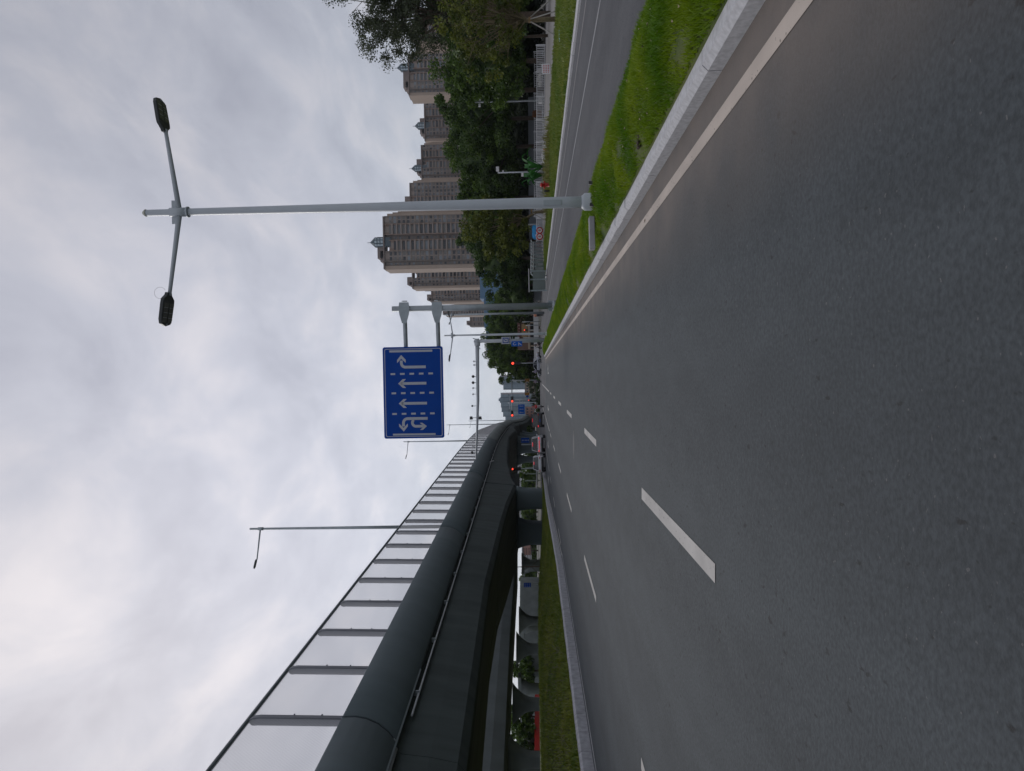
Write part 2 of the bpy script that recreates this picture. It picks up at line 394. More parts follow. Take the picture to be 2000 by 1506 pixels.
# verge, median and bank
def zrange_(a, b, st):
    n = max(1, round((b - a) / st)); return [a + (b - a) * i / n for i in range(n + 1)]
def vh(u): return .15 + .17 * math.sin(math.pi * min(1, max(0, u))) ** .8
strip('verge_lawn', 2.42, 3.94, [-6, 5, 12, 20, 30, 40, 50, 60, 70, 80, 90], vh, grassbase)
def vz(X): return vh((X - 2.42) / 1.52)
strip('verge_nose', 2.42, 3.94, [90, 91], .12, stone)
def mh(u): return .27 + .16 * math.sin(math.pi * min(1, u * 1.2)) 
def mdh(X, Z):
    e0 = lk(Z) - .2; u = min(1, max(0, (e0 - X) / 7.5)); f = 1 - min(1, max(0, (Z - 62) / 26)); f = f * f * (3 - 2 * f)
    return .27 + (.62 * f + .04) * (u * u * (3 - 2 * u))
vs = []; fs = []; zz = zrange_(-10, 95, 3)
for z in zz:
    for k in range(17):
        X = (lk(z) - .2) + (-30 - (lk(z) - .2)) * (k / 16) ** 1.4; vs.append(T(X, z, mdh(X, z)))
for i in range(len(zz) - 1):
    for k in range(16): p = i * 17 + k; fs.append((p, p + 1, p + 18, p + 17))
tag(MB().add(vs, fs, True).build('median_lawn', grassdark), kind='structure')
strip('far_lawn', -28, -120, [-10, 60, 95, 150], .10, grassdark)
strip('grass_bank', 11.22, lambda z: 21 if z < 66 else 16, [10, 30, 50, 64, 68, 80, 92], lambda u: .10 + .06 * math.sin(math.pi * u), grassbase)
def fpx(z): return 44 if z < 84 else max(17.5, 39.5 - (z - 89.5) * .79)
strip('woodland_floor', 17, 95, [70, 100, 160, 215], .012, mat('leaf litter soil', (.03, .026, .018), .95, 0, .3, .3))
strip('footpath', lambda z: 21 if z < 66 else 16, fpx, [10, 40, 60, 66, 84, 89.5, 95, 102, 110, 117], .03, mat('footpath paving', (.25, .24, .235), .85, 0, .12, 1))
strip('path_wet', 15, 21, [92.5, 100, 110], .03, mat('footpath paving', (.25, .24, .235)))
def blades(name, n, fx, fz, fh, hb, wb, mt, lean=.5):
    X = np.array([fx() for _ in range(n)]) if callable(fx) and not isinstance(fx, np.ndarray) else fx
    Z = fz; n = len(X)
    H = fh(X, Z); a = RNG.uniform(0, 2 * math.pi, n); hgt = hb * RNG.uniform(.5, 1.3, n) * (1 + .55 * np.sin(X * 7 + 1.3 * np.sin(Z * 1.9)) * np.sin(Z * 2.3 + X * 2)); wdt = wb * RNG.uniform(.6, 1.3, n)
    lx = RNG.normal(0, lean, n) * hgt; ly = RNG.normal(0, lean, n) * hgt
    bx = X + S * (H - HC); bz = H - S * X
    V = np.zeros((n, 3, 3))
    V[:, 0] = np.stack([bx - np.cos(a) * wdt / 2, Z - np.sin(a) * wdt / 2, bz - .005], 1)
    V[:, 1] = np.stack([bx + np.cos(a) * wdt / 2, Z + np.sin(a) * wdt / 2, bz - .005], 1)
    V[:, 2] = np.stack([bx + lx, Z + ly, bz + hgt], 1)
    o = raw_mesh(name, V.reshape(-1, 3), np.arange(3 * n).reshape(-1, 3), mt); tag(o, kind='stuff'); return o
def vhn(X, Z):
    u = np.clip((X - 2.42) / 1.52, 0, 1); return .15 + .17 * np.sin(np.pi * u) ** .8
n = 170000
Z = 4 + (RNG.uniform(0, 1, n) ** 2.0) * 56; X = RNG.uniform(2.44, 3.98, n)
patch = np.sin(X * 5 + Z * .9) + np.sin(Z * 1.7 + 2 * np.sin(X * 3)) + RNG.normal(0, .8, n)
bare = np.zeros(n, bool)
for bx_, bz_, br_ in ((2.55, 8.4, .28), (2.5, 13.0, .22), (2.55, 15.6, .30), (2.48, 11.0, .15), (2.6, 6.0, .22), (2.5, 20.5, .3), (2.9, 9.6, .2), (2.52, 26, .3)):
    bare |= ((X - bx_) ** 2 + ((Z - bz_) / 2.6) ** 2) < (br_ * .62) ** 2 * RNG.uniform(.1, 1.6, n)
keep = (patch > -1.9) & ~bare
blades('grass', 0, X[keep], Z[keep], vhn, .055, .014, grass_m)
n = 30000; Z = RNG.uniform(55, 90, n); X = RNG.uniform(2.44, 3.98, n); blades('grass', 0, X, Z, vhn, .06, .05, grass_m)
n = 60000; Z = RNG.uniform(12, 92, n); X = np.array([lk(z) for z in Z]) - .2 - RNG.uniform(0, 1, n) ** 1.5 * 12
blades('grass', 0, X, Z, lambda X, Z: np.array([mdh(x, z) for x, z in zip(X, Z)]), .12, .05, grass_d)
n = 60000; Z = RNG.uniform(22, 90, n); X = RNG.uniform(11.3, 20.5, n); X = np.where(Z > 66, 11.3 + (X - 11.3) * .5, X)
grass_b = leafmat('grass blades dry', (.10, .18, .012), (.25, .28, .045), .45)
blades('grass', 0, X, Z, lambda X, Z: np.full(len(X), .12), .13, .055, grass_b)
n = 1500; Zt = RNG.uniform(56, 70, n); Xt = RNG.uniform(14.5, 20, n); blades('grass', 0, Xt, Zt, lambda X, Z: np.full(len(X), .12), .5, .09, leafmat('tall dry grass', (.14, .16, .03), (.28, .26, .08), .8), .35)
# bare-soil patch and litter on the verge
def clod(name, X, Z, sz, mt, label, cat, kindrocks=9):
    mb = MB()
    for k in range(kindrocks):
        r = sz * random.uniform(.25, .6); c = T(X + random.uniform(-sz, sz), Z + random.uniform(-sz, sz), vz(X) + r * .3)
        bm = bmesh.new(); bmesh.ops.create_icosphere(bm, subdivisions=1, radius=r)
        mb.add([c + Vector((v.co.x * random.uniform(.7, 1.3), v.co.y * random.uniform(.7, 1.4), v.co.z * .6)) for v in bm.verts], [[v.index for v in f.verts] for f in bm.faces]); bm.free()
    tag(mb.build(name, mt), label, cat)
g0 = P(1307, 207, 8.4)
clod('soil_heap', 2.6, 8.35, .07, mat('dark soil', (.05, .035, .025), .95), 'small heap of dark soil and roots on the grass beside the kerb', 'soil heap')
pg = MB(); sl_c = P(1156, 456, 13.6)
pg.box(sl_c, (.60, .17, .10), rz=.05)
pass
tag(pg.build('concrete_slab', mat('pale slab', (.38, .37, .39), .8), bevel=.012), 'loose pale kerb stone lying on the grass behind the near lamp post', 'kerb stone')
# ================================================================== VIADUCT
KZ = [-20, 130, 160, 206, 249, 290, 350, 400, 500]; KH = [7.27, 10.48, 10.75, 10.6, 10.2, 9.6, 8.2, 6.6, 3.2]; KX = [0, 0, 0, -.9, -2.6, -5, -8.2, -9.6, -12]
SZ = [5, 27, 49.4, 71.5, 82, 94, 95, 101, 120, 136, 168, 188, 196, 197, 215, 240, 262, 280, 300, 330, 500]
SH = [3.3, 3.8, 4.4, 4.3, 4.1, 3.6, 3.6, 4.25, 5.5, 6.1, 6.9, 6.4, 5.9, 5.9, 7.0, 7.3, 6.4, 7.1, 6.1, 5.3, .6]
def interp(z, A, B): return float(np.interp(z, A, B))
def smooth_i(z, A, B): return sum(interp(z + o_, A, B) for o_ in (-12, -6, 0, 6, 12)) / 5
def HA(z): return smooth_i(z, KZ, KH) if z > 120 else interp(z, KZ, KH)
def XA(z): return -12.3 + (smooth_i(z, KZ, KX) if z > 120 else 0)
def zrange(a, b, st):
    n = max(1, round((b - a) / st)); return [a + (b - a) * i / n for i in range(n + 1)]
via = empty('viaduct', T(-17, 94, 0), 'long dark grey concrete viaduct running beside the road with rounded edge beam', 'viaduct')
def VT(X, z, H): return T(X, z, H) - via.location
JOINTS = [26.4, 60, 94, 145, 196]
def wd(z): return 10.6 + 4.6 * min(1, max(0, (z - 110) / 60))
wid = 10.6
def fascia_sec(z, side=1):
    a = XA(z); h = HA(z); pr = [(-.30, -.6), (-.30, .06), (-.04, .06), (0, 0), (.02, -.45), (-.05, -.85), (-.22, -1.25), (-.5, -1.62), (-.82, -1.88), (-.92, -1.93), (-1.0, -1.8)]
    if side > 0: return [VT(a + p, z, h + q) for p, q in pr]
    return [VT(a - wd(z) - p, z, h + q) for p, q in reversed(pr)]
segs = [-15] + JOINTS + [240, 290, 350, 430, 500]
for i in range(len(segs) - 1):
    mb = MB(); zs = zrange(segs[i] + .07, segs[i + 1] - .07, 4)
    mb.loft([fascia_sec(z) for z in zs], smooth=True); mb.loft([fascia_sec(z, -1) for z in zs], smooth=True)
    mb.build('edge_beam', concrete if segs[i] < 140 else concrete2, via)  # far beams: haze and facing light put into a paler concrete colour
    mb = MB(); st = []
    def gsec(z):
        a = XA(z); h = HA(z); s_ = min(interp(z, SZ, SH), h - 1.9); b = h - 1.75
        pr = [(-.3, h - .3), (-.95, b), (-1.2, b - .1), (-1.32, b - .35), (-1.42, (b + s_) / 2), (-1.62, s_ + .35), (-1.95, s_ + .05), (-2.3, s_)]
        L_ = [(a + p, q) for p, q in pr]; Rr = [(a - wd(z) - p, q) for p, q in reversed(pr)]
        return L_, Rr
    secs = []
    for z in zrange(segs[i] + .02, segs[i + 1] - .02, 2.5):
        L_, Rr = gsec(z); secs.append([VT(p, z, q) for p, q in L_ + Rr])
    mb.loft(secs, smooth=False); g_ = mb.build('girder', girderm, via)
    mbs = MB(); sc2 = []
    for z in zrange(segs[i] + .3, segs[i + 1] - .3, 2.5):
        a = XA(z); s_ = min(interp(z, SZ, SH), HA(z) - 1.9) - .006; sc2.append([VT(a - 2.34, z, s_), VT(a - wd(z) + 2.34, z, s_)])
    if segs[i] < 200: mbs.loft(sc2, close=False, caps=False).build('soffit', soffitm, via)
for zj in JOINTS[:4]:
    def inner(z): return [q + Vector((-.05, 0, .0)) for q in fascia_sec(z)]
    MB().loft([inner(zj - .12), inner(zj + .12)]).build('joint_seal', mat('joint rubber', (.03, .035, .04), .8), via)
# drip channel and pale conduit hung below the edge beam
mb = MB(); pts = [VT(XA(z) - 1.12, z, HA(z) - 2.10) for z in zrange(29, 250, 4)]
mb.tube(pts, .045, 8); mb.build('conduit', mat('pale conduit', (.55, .56, .58), .4, spec=.6), via)
for z in zrange(31, 150, 6.2): MB().box(VT(XA(z) - 1.10, z, HA(z) - 2.02), (.22, .07, .2)).build('conduit_bracket', galv, via)
mb = MB(); mb.loft([[VT(XA(z) - .90, z, HA(z) - 1.95), VT(XA(z) - .78, z, HA(z) - 1.82), VT(XA(z) - .80, z, HA(z) - 1.72 + .0), VT(XA(z) - .99, z, HA(z) - 1.78)] for z in zrange(15, 33, 3)])
mb.build('drip_plate', mat('pale steel plate', (.33, .38, .41), .5, .2), via)
mb = MB(); mb.tube([VT(-13.35, 24.6, 6.3), VT(-13.3, 22.8, 5.7), VT(-13.2, 20, 5.2)], .09, 8); mb.tube([VT(-13.35, 24.6, 6.3), VT(-13.35, 26.2, 6.35)], .09, 8)
mb.build('drain_pipe', mat('grey drain pipe', (.33, .34, .36), .5), via)
MB().tube([VT(-13.3, 113, 8.25), VT(-13.1, 112.8, 7.9), VT(-13.0, 112.6, 7.5)], .07, 6).build('drain_pipe', white, via)
# piers : blade with flared head
def pier(par, X, z, base, top, wx, wy, flare, mt, off):
    secs = []
    for k in range(11):
        u = k / 10; h = base + (top - base) * u
        fl = flare * max(0, (u - .35) / .65) ** 2.2; bw = wx / 2 + fl; bd = wy / 2 + fl * .12
        ring = []
        for q in range(20):
            a = 2 * math.pi * q / 20; ca, sa = math.cos(a), math.sin(a)
            ring.append(T(X + math.copysign(abs(ca) ** .45, ca) * bw, z + math.copysign(abs(sa) ** .45, sa) * bd, h) - off)
        secs.append(ring)
    MB().loft(secs, smooth=True).build('pier', mt, par)
def cap(par, X, z, h0, h1, wd0, wd1, dep, mt, off):
    secs = []
    for dz in (-dep / 2, dep / 2):
        secs.append([T(X - wd0 / 2, z + dz, h0) - off, T(X + wd0 / 2, z + dz, h0) - off, T(X + wd1 / 2, z + dz, h1) - off, T(X - wd1 / 2, z + dz, h1) - off])
    MB().loft(secs).build('pier_cap', mt, par, bevel=.12)
for zp, hp in ((94, 3.62), (196, 5.9), (230, 7), (262, 6.4), (296, 6), (330, 5.3)):
    xc = XA(zp) - wd(zp) / 2
    if zp < 100:
        for dx in (1.95, -2.9): pier(via, xc + dx, zp + (0 if dx > 0 else 2.5), 0, hp, 2.5 if dx > 0 else 3.0, 2.2, .35 if dx > 0 else .6, concrete, via.location)
    else:
        pier(via, xc + 1.6, zp, 0, hp, 1.5, 1.7, 1.0, concrete, via.location); pier(via, xc - 1.6, zp, 0, hp, 1.5, 1.7, 1.0, concrete, via.location)
# transverse diaphragm at the pier, showing as a step in the web
for zp in (94.5, 196.5, 262.0):
    a = XA(zp); s_ = interp(zp, SZ, SH); b = HA(zp) - 2.0
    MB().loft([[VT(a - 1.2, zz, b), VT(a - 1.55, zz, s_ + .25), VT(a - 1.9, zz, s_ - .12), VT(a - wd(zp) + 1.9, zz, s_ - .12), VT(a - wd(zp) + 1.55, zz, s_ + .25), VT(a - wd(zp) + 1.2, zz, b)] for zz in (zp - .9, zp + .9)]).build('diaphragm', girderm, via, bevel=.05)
# ------------------------------------------------------------------ sound barrier
def panel_mat():
    mt = bpy.data.materials.new('barrier sheet'); mt.use_nodes = True; t = mt.node_tree; b = t.nodes['Principled BSDF']; o = [q for q in t.nodes if q.type == 'OUTPUT_MATERIAL'][0]
    b.inputs['Base Color'].default_value = (.62, .62, .64, 1); b.inputs['Roughness'].default_value = .25
    tr = t.nodes.new('ShaderNodeBsdfTransparent'); tr.inputs[0].default_value = (.93, .93, .94, 1); tl = t.nodes.new('ShaderNodeBsdfTranslucent'); tl.inputs[0].default_value = (.92, .90, .91, 1)
    m1 = t.nodes.new('ShaderNodeMixShader'); m1.inputs[0].default_value = .70; t.links.new(tl.outputs[0], m1.inputs[1]); t.links.new(tr.outputs[0], m1.inputs[2])
    m2 = t.nodes.new('ShaderNodeMixShader'); m2.inputs[0].default_value = .16
    t.links.new(m1.outputs[0], m2.inputs[1]); t.links.new(b.outputs[0], m2.inputs[2]); t.links.new(m2.outputs[0], o.inputs[0])
    # fine perforation grid
    tcn = t.nodes.new('ShaderNodeTexCoord'); ck = t.nodes.new('ShaderNodeTexChecker'); ck.inputs['Scale'].default_value = 14
    t.links.new(tcn.outputs['Object'], ck.inputs['Vector'])
    mr = t.nodes.new('ShaderNodeMapRange'); mr.inputs[3].default_value = .08; mr.inputs[4].default_value = .17; t.links.new(ck.outputs['Fac'], mr.inputs[0]); t.links.new(mr.outputs[0], m2.inputs[0])
    return mt
pm = panel_mat(); postm = mat('barrier frame', (.17, .175, .20), .5, .1, .06, 2); postd = mat('barrier frame dark', (.09, .11, .12), .5)
sb = empty('sound_barrier', T(-12.5, 94, 8), 'tall translucent noise barrier of framed sheets along the viaduct edge', 'noise barrier')
def ST(X, z, H): return T(X, z, H) - sb.location
def bprof(z, h0=0.0):
    k = 1.0 if z < 175 else max(.05, 1 - (z - 175) / 55)
    a = XA(z); h = HA(z) + .04
    return [(a - .16, h), (a - .16, h + 1.3 * k), (a - .16, h + 3.1 * k), (a - .19, h + 3.32 * k), (a - .30, h + 3.5 * k)]
def inset(z, dx): return [(p + dx, q) for p, q in bprof(z)]
z = 17.4 - 6 * 4.62; stp = 4.62; posts = []
while z < 222: posts.append(z); z += stp
for zz in posts:
    mb = MB(); pr = bprof(zz); th = .12
    o1 = [(p + .03, q) for p, q in pr]; o2 = [(p - (.26, .26, .26, .24, .12)[i], q - (0, 0, 0, .05, .14)[i]) for i, (p, q) in enumerate(pr)]
    mb.loft([[ST(o1[i][0], zz - th, o1[i][1]), ST(o1[i][0], zz + th, o1[i][1]), ST(o2[i][0], zz + th, o2[i][1]), ST(o2[i][0], zz - th, o2[i][1])] for i in range(5)])
    mb.build('post', postm, sb)
for i in range(len(posts) - 1):
    a, b = posts[i] + .09, posts[i + 1] - .09
    pa, pb = bprof(a), bprof(b); mb = MB()
    A_ = [ST(p, a, q) for p, q in pa]; B_ = [ST(p, b, q) for p, q in pb]
    mb.loft([A_, B_], close=False, caps=False, smooth=True); pn = mb.build('panel', pm, sb)
    if i < 32:
        mb = MB()
        for k in (0.28, .62):
            q = 1.3 + 1.2 * k
            mb.box(ST(pa[1][0] + .04, a + .06, pa[0][1] + 3 * k), (.03, .05, .05)); 
        mb.tube([A_[0], B_[0]], .05, 6)
        for AA in (A_, B_):
            mb.tube([AA[4], AA[3], AA[2], AA[0]], .035, 6)
        mb.build('panel_frame', postm, sb)
MB().tube([ST(bprof(z)[4][0], z, bprof(z)[4][1] + .03) for z in posts], .085, 8).build('top_rail', postd, sb)
far_b = MB()
# second, curving viaduct behind the first
v2 = empty('viaduct', T(-38, 94, 0), 'second lower viaduct further left with a pale edge, seen under the first one', 'viaduct')
def V2T(X, z, H): return T(X, z, H) - v2.location
def x2(z): return -34.0
mb = MB(); mbs = MB(); ss = []
for z in zrange(40, 150, 4):
    a = x2(z); h = interp(z, [40, 64, 97, 130, 150], [3.5, 3.8, 4.35, 4.6, 4.7])
    ss.append([V2T(a, z, h + 3.0), V2T(a, z, h + 1.4), V2T(a - .25, z, h + .25), V2T(a - .9, z, h), V2T(a - 9, z, h), V2T(a - 10, z, h + .4), V2T(a - 10.3, z, h + 3)])
mb.loft(ss); mb.build('girder', mat('pale viaduct concrete', (.15, .175, .18), .8, 0, .12, .4), v2)
for xx, zz in ((-37.5, 72), (-38.3, 86), (-38.5, 104), (-40.5, 122)):
    pier(v2, xx, zz, 0, 3.9, 1.3, 1.4, 1.7, concrete2, v2.location)
ge = [(58, -20.9), (61, -21.4), (76, -24.2), (91, -26.8), (108, -29.6), (126, -32), (148, -33.6)]
MB().loft([[VT(-19.6, z, 6.6), VT(-19.6, z, 4.30), VT(x_ + .8, z, 4.28), VT(x_, z, 4.9), VT(x_, z, 6.6)] for z, x_ in ge]).build('gore_slab', soffitm, via)
rw = MB(); pts = [(-45, 158), (-52, 154), (-62, 152), (-74, 157)]
rw.loft([[T(x_, z_, 0), T(x_, z_, 4.4), T(x_ - .3, z_ + 8, 4.4), T(x_ - .3, z_ + 8, 0)] for x_, z_ in pts])
tag(rw.build('ramp_wall', concrete2), 'dark concrete ramp wall in the shade behind the curved piers', 'ramp wall')
# row of white round columns further left under a third deck
for k, (px, Yd, wdt) in enumerate(((1100, 150, 1.5), (1112, 160, 1.0), (1345, 110, 1.6), (1225, 140, 1.4), (1500, 84, 1.8))):
    b0 = P(1050, px, Yd); b0.z = 0.9
    ob = empty('support_column', b0, ['pale round column left of the near viaduct piers', 'thin pale column beside a thicker one under the viaduct', 'pale round column behind the red hoarding', 'dim round column in the shade of the second viaduct', 'pale round column at the far left under the viaduct'][k], 'column', 'columns of the structures beyond the median')
    MB().tube([(0, 0, -1.2), (0, 0, 1.9), (0, 0, 3.2)], [wdt / 2, wdt / 2, wdt * .95], 16).build('shaft', concrete2, ob)
    MB().box((0, 0, 3.45), (wdt * 2.6, 1.8, .5)).build('column_head', concrete2, ob, bevel=.06)
# fallen leaves and scraps on the verge and the road edge
n = 260; Z = 4 + RNG.uniform(0, 1, n) ** 1.5 * 50; X = RNG.uniform(2.5, 3.95, n); X[:8] = RNG.uniform(1.9, 2.25, 8); H = np.where(X > 2.4, vhn(X, Z) + .045, .006)
a = RNG.uniform(0, 6.28, n); s_ = RNG.uniform(.015, .035, n); V = np.zeros((n, 4, 3))
for k, (p_, q_) in enumerate(((1, 0), (0, .45), (-1, 0), (0, -.45))):
    dx = (np.cos(a) * p_ - np.sin(a) * q_) * s_; dy = (np.sin(a) * p_ + np.cos(a) * q_) * s_
    V[:, k] = np.stack([X + S * (H - HC) + dx, Z + dy, H - S * X + .01 * (k % 2)], 1)
tag(raw_mesh('fallen_leaves', V.reshape(-1, 3), np.arange(4 * n).reshape(-1, 4), mat('dry leaf', (.30, .24, .15), .8, 0, .4, 3)), kind='stuff')
# ================================================================== POLES, SIGNS, SIGNALS
def ring_pts(c, r, n=16): return [(c[0] + r * math.cos(2 * math.pi * k / n), c[1] + r * math.sin(2 * math.pi * k / n)) for k in range(n)]
XZ = Matrix(((1, 0, 0, 0), (0, 0, -1, 0), (0, 1, 0, 0), (0, 0, 0, 1)))      # local xy -> world xz, extruded towards the camera (-Y)
def XZat(v): return Matrix.Translation(Vector(v)) @ XZ
def lamp_head(par, c, side, tilt):
    """flat street lamp head, long axis across the road, lens below"""
    M = Matrix.Translation(c) @ Matrix.Rotation(-side * tilt, 4, 'Y') @ Matrix.Scale(side, 4, (1, 0, 0))
    prof = [(0, -.07), (.05, -.09), (.13, -.20), (.22, -.21), (.52, -.20), (.60, -.16), (.64, 0), (.60, .16), (.52, .20), (.22, .21), (.13, .20), (.05, .09), (0, .07)]
    mb = MB(); mb.prism(prof, .07, M @ Matrix.Translation((0, 0, 0)))
    mb.prism([(p[0] * .7 + .09, p[1] * .6) for p in prof], .035, M @ Matrix.Translation((0, 0, .07)))
    h = mb.build('lamp_head', darkgrey, par, bevel=.012)
    mb = MB()
    for i in range(4):
        for j in (-1, 1): mb.prism([(.20 + i * .095, j * .02), (.285 + i * .095, j * .02), (.285 + i * .095, j * .17), (.20 + i * .095, j * .17)], -.006, M)
    mb.build('lens', ledm, h)
    mb = MB()
    for i in range(1, 4):
        for j in (-1, 1): mb.prism([(.19 + i * .095, j * .03), (.197 + i * .095, j * .03), (.197 + i * .095, j * .16), (.19 + i * .095, j * .16)], -.010, M)
    mb.prism([(.585, -.03), (.615, -.03), (.615, .03), (.585, .03)], -.01, M); mb.build('trim', signw, h)
def double_lamp(loc, label, group):
    e = empty('street_lamp', loc, label, 'street lamp', group)
    Ht = 8.35
    MB().tube([(0, 0, .05), (0, 0, .5), (0, 0, Ht)], [.105, .103, .06], 20).build('pole', paintgrey, e)
    mb = MB(); mb.tube([(0, 0, -.15), (0, 0, .16), (0, 0, .22)], [.165, .16, .11], 16); mb.build('base_cover', paintgrey, e, bevel=.01)
    MB().box((-.02, -.098, .75), (.10, .02, .34)).build('access_door', galv, e, bevel=.008)
    for k in range(4):
        a = math.pi / 4 + k * math.pi / 2 + .4
        MB().tube([(.34 * math.cos(a), .34 * math.sin(a), -.2), (.34 * math.cos(a), .34 * math.sin(a), .09)], [.05, .035], 8).build('bolt_cap', black, e)
    MB().tube([(0, 0, Ht), (0, 0, Ht + .02), (0, 0, Ht + .07)], [.066, .07, .03], 14).build('pole_cap', mat('cream cap', (.5, .5, .42), .5), e)
    mb = MB(); mb.tube([(0, 0, Ht - .78), (0, 0, Ht - .45)], .085, 16); mb.tube([(0, 0, Ht - .8), (0, 0, Ht - .77)], .10, 16); mb.box((0, 0, Ht - .56), (.44, .012, .16))
    mb.build('collar', paintgrey, e)
    for s_ in (-1, 1):
        t = math.radians(8.5); z0 = Ht - .62
        MB().tube([(s_ * .05, 0, z0), (s_ * 1.55, 0, z0 + 1.5 * math.tan(t))], [.05, .034], 12).build('arm', paintgrey, e)
        lamp_head(e, Vector((s_ * 1.50, 0, z0 + 1.5 * math.tan(t) - .02)), s_, t)
    MB().tube([(-1.50 + .11 * math.cos(a), 0, Ht - .22 + .11 * math.sin(a)) for a in [i * .42 - 1.2 for i in range(13)]], .0022, 5).build('wire_loop', black, e)
    return e
bz = P(1160, 394, 13.75); bz.z = .31 + gz(bz.x)
lampA = double_lamp(bz, 'tall light grey double arm street lamp on the grass verge nearest the camera', 'double arm street lamps on the verge')
b2 = P(1071, 651.5, 60); b2.z = .25 + gz(b2.x)
copy_tree(lampA, b2, label='double arm street lamp farther along the verge beside the camera mast', group='double arm street lamps on the verge')
def arm_lamp(px, xb, xt, Y, head_px, label, group, r=.11, deck=None):
    b = P(xb, px, Y); t = P(xt, px, Y); hd = P(head_px[0], head_px[1], Y)
    if deck is not None: b.z = deck
    e = empty('street_lamp', b, label, 'street lamp', group)
    Hh = t.z - b.z; MB().tube([(0, 0, 0), (0, 0, Hh)], [r, r * .55], 12).build('pole', galv, e)
    hx, hz_ = hd.x - b.x, hd.z - b.z
    za = Hh - .9
    MB().tube([(0, 0, za), (hx * .78, 0, za + (hz_ - za) * .78)], [r * .45, r * .35], 8).build('arm', galv, e)
    MB().tube([(0, 0, za - .25), (0, 0, za + .2)], r * .85, 10).build('collar', galv, e)
    s_ = 1 if hx > 0 else -1; ln = abs(hx) * .24
    M = Matrix.Translation((hx * .78, 0, za + (hz_ - za) * .78)) @ Matrix.Rotation(-s_ * .25, 4, 'Y') @ Matrix.Scale(s_, 4, (1, 0, 0))
    MB().prism([(0, -.06), (.15, -.16), (ln * .8, -.16), (ln, -.05), (ln, .05), (ln * .8, .16), (.15, .16), (0, .06)], .12, M).build('lamp_head', darkgrey, e, bevel=.02)
    return e
G1 = 'single arm lamps standing on the viaduct'
arm_lamp(1028.5, 858, 488, 62.5, (500, 1110), 'nearest tall single arm lamp rising from the viaduct edge', G1, .16, 9.3)
arm_lamp(861, 912, 788, 142, (794, 896), 'second tall lamp on the viaduct, seen left of the blue lane sign', G1, .15, 10.9)
arm_lamp(828.5, 965, 872, 203, (876, 850), 'third tall lamp on the viaduct, behind the camera mast arm', G1, .13, 10.8)
arm_lamp(821, 985, 915, 262, (918, 836), 'farthest and smallest lamp on the viaduct near its crest', G1, .13, 10)
arm_lamp(611, 1063, 869, 97, (878, 634), 'white street lamp with a short arm on the corner beyond the blue sign pole', None, .17)
# small utility posts on the right
def util(px, xb, xt, Y, label, heads):
    b = P(xb, px, Y); t = P(xt, px, Y); e = empty('utility_pole', b, label, 'pole'); Hh = t.z - b.z
    MB().tube([(0, 0, -.2), (0, 0, Hh)], [.12, .08], 10).build('shaft', paintgrey, e)
    for (dx, z_, sz) in heads: MB().box((dx, 0, Hh * z_), (sz, sz * .6, sz * .7)).build('floodlight', white, e, bevel=.03)
    return e
util(196, 1062, 927, 96, 'thin white pole with small lights rising among the trees behind the white fence', [(.5, .93, .5), (-.4, .93, .4), (0, .05, .7)])
util(335, 1060, 972, 102, 'white floodlight pole standing behind the broad leafed plant', [(.5, 1.0, .6), (.15, .88, .3), (-.35, .45, .45)])
util(438, 1050, 990, 112, 'slim grey pole behind the blue tarpaulin', [])
# ------------------------------------------------------------------ overhead lane sign
YS = 43.0
b = P(1087, 597, YS); b.z = .28 + gz(b.x)
sg = empty('overhead_sign', b, 'large blue overhead lane direction sign held by two beams from a steel pole', 'road sign')
def LS(px, py, dy=0): return P(px, py, YS + dy) - b
topz = LS(766, 601).z
MB().tube([(0, 0, .1), (0, 0, topz)], [.19, .165], 24).build('pole', galv, sg)
mb = MB(); mb.tube([(0, 0, -.15), (0, 0, .06)], .30, 16)
for k in range(8):
    a = k * math.pi / 4; mb.box((math.cos(a) * .24, math.sin(a) * .24, .18), (.14, .02, .25), rz=a)
mb.build('base_plate', galv, sg)
for xx in (790, 854):
    c = LS(xx, 600); e1 = LS(xx + 2, 850)
    MB().tube([(.30, 0, c.z), (-.2, 0, c.z), (e1.x, .12, c.z - .1)], [.13, .13, .10], 16).build('beam', galv, sg)
    mb = MB(); mb.prism([(.36, -.27), (.36, .27), (0, .33), (-.36, .27), (-.85, .13), (-.85, -.13), (-.36, -.27), (0, -.33)], .03, XZat((0, -.17, c.z)))
    mb.tube([(.42, 0, c.z), (.46, 0, c.z)], .17, 12); mb.tube([(-.55, 0, c.z), (-.59, 0, c.z)], .17, 12)
    mb.build('beam_bracket', galv, sg, bevel=.006)
pl = LS(869, 854.5); pr_ = LS(866.5, 676.5); ptl = LS(752.5, 856)
Wp = pr_.x - pl.x; Hp = ptl.z - pl.z; P0 = Vector((pl.x, -.20, pl.z))
def rrect(x0, y0, x1, y1, r, n=5):
    o = []
    for cx_, cy_, a0 in ((x1 - r, y0 + r, -90), (x1 - r, y1 - r, 0), (x0 + r, y1 - r, 90), (x0 + r, y0 + r, 180)):
        for k in range(n + 1):
            a = math.radians(a0 + 90 * k / n); o.append((cx_ + r * math.cos(a), cy_ + r * math.sin(a)))
    return o
panel = MB().prism(rrect(0, 0, Wp, Hp, .12), .06, XZat(P0)).build('panel', blue, sg)
MS = XZat(P0 + Vector((0, -.063, 0)))
def cu(xc, yc): return ((1395 - yc) / 1285 * Wp, (1210 - xc) / 845 * Hp)     # crop pixels -> panel coordinates
mb = MB()
o_ = rrect(.10, .10, Wp - .10, Hp - .10, .10); i_ = rrect(.135, .135, Wp - .135, Hp - .135, .08); n = len(o_)
vv = [MS @ Vector((p[0], p[1], .0)) for p in o_ + i_]
mb.add(vv, [(k, (k + 1) % n, n + (k + 1) % n, n + k) for k in range(n)])
def rect(x0, y0, x1, y1): mb.prism([cu(x1, y1), cu(x1, y0), cu(x0, y0), cu(x0, y1)], .006, MS)
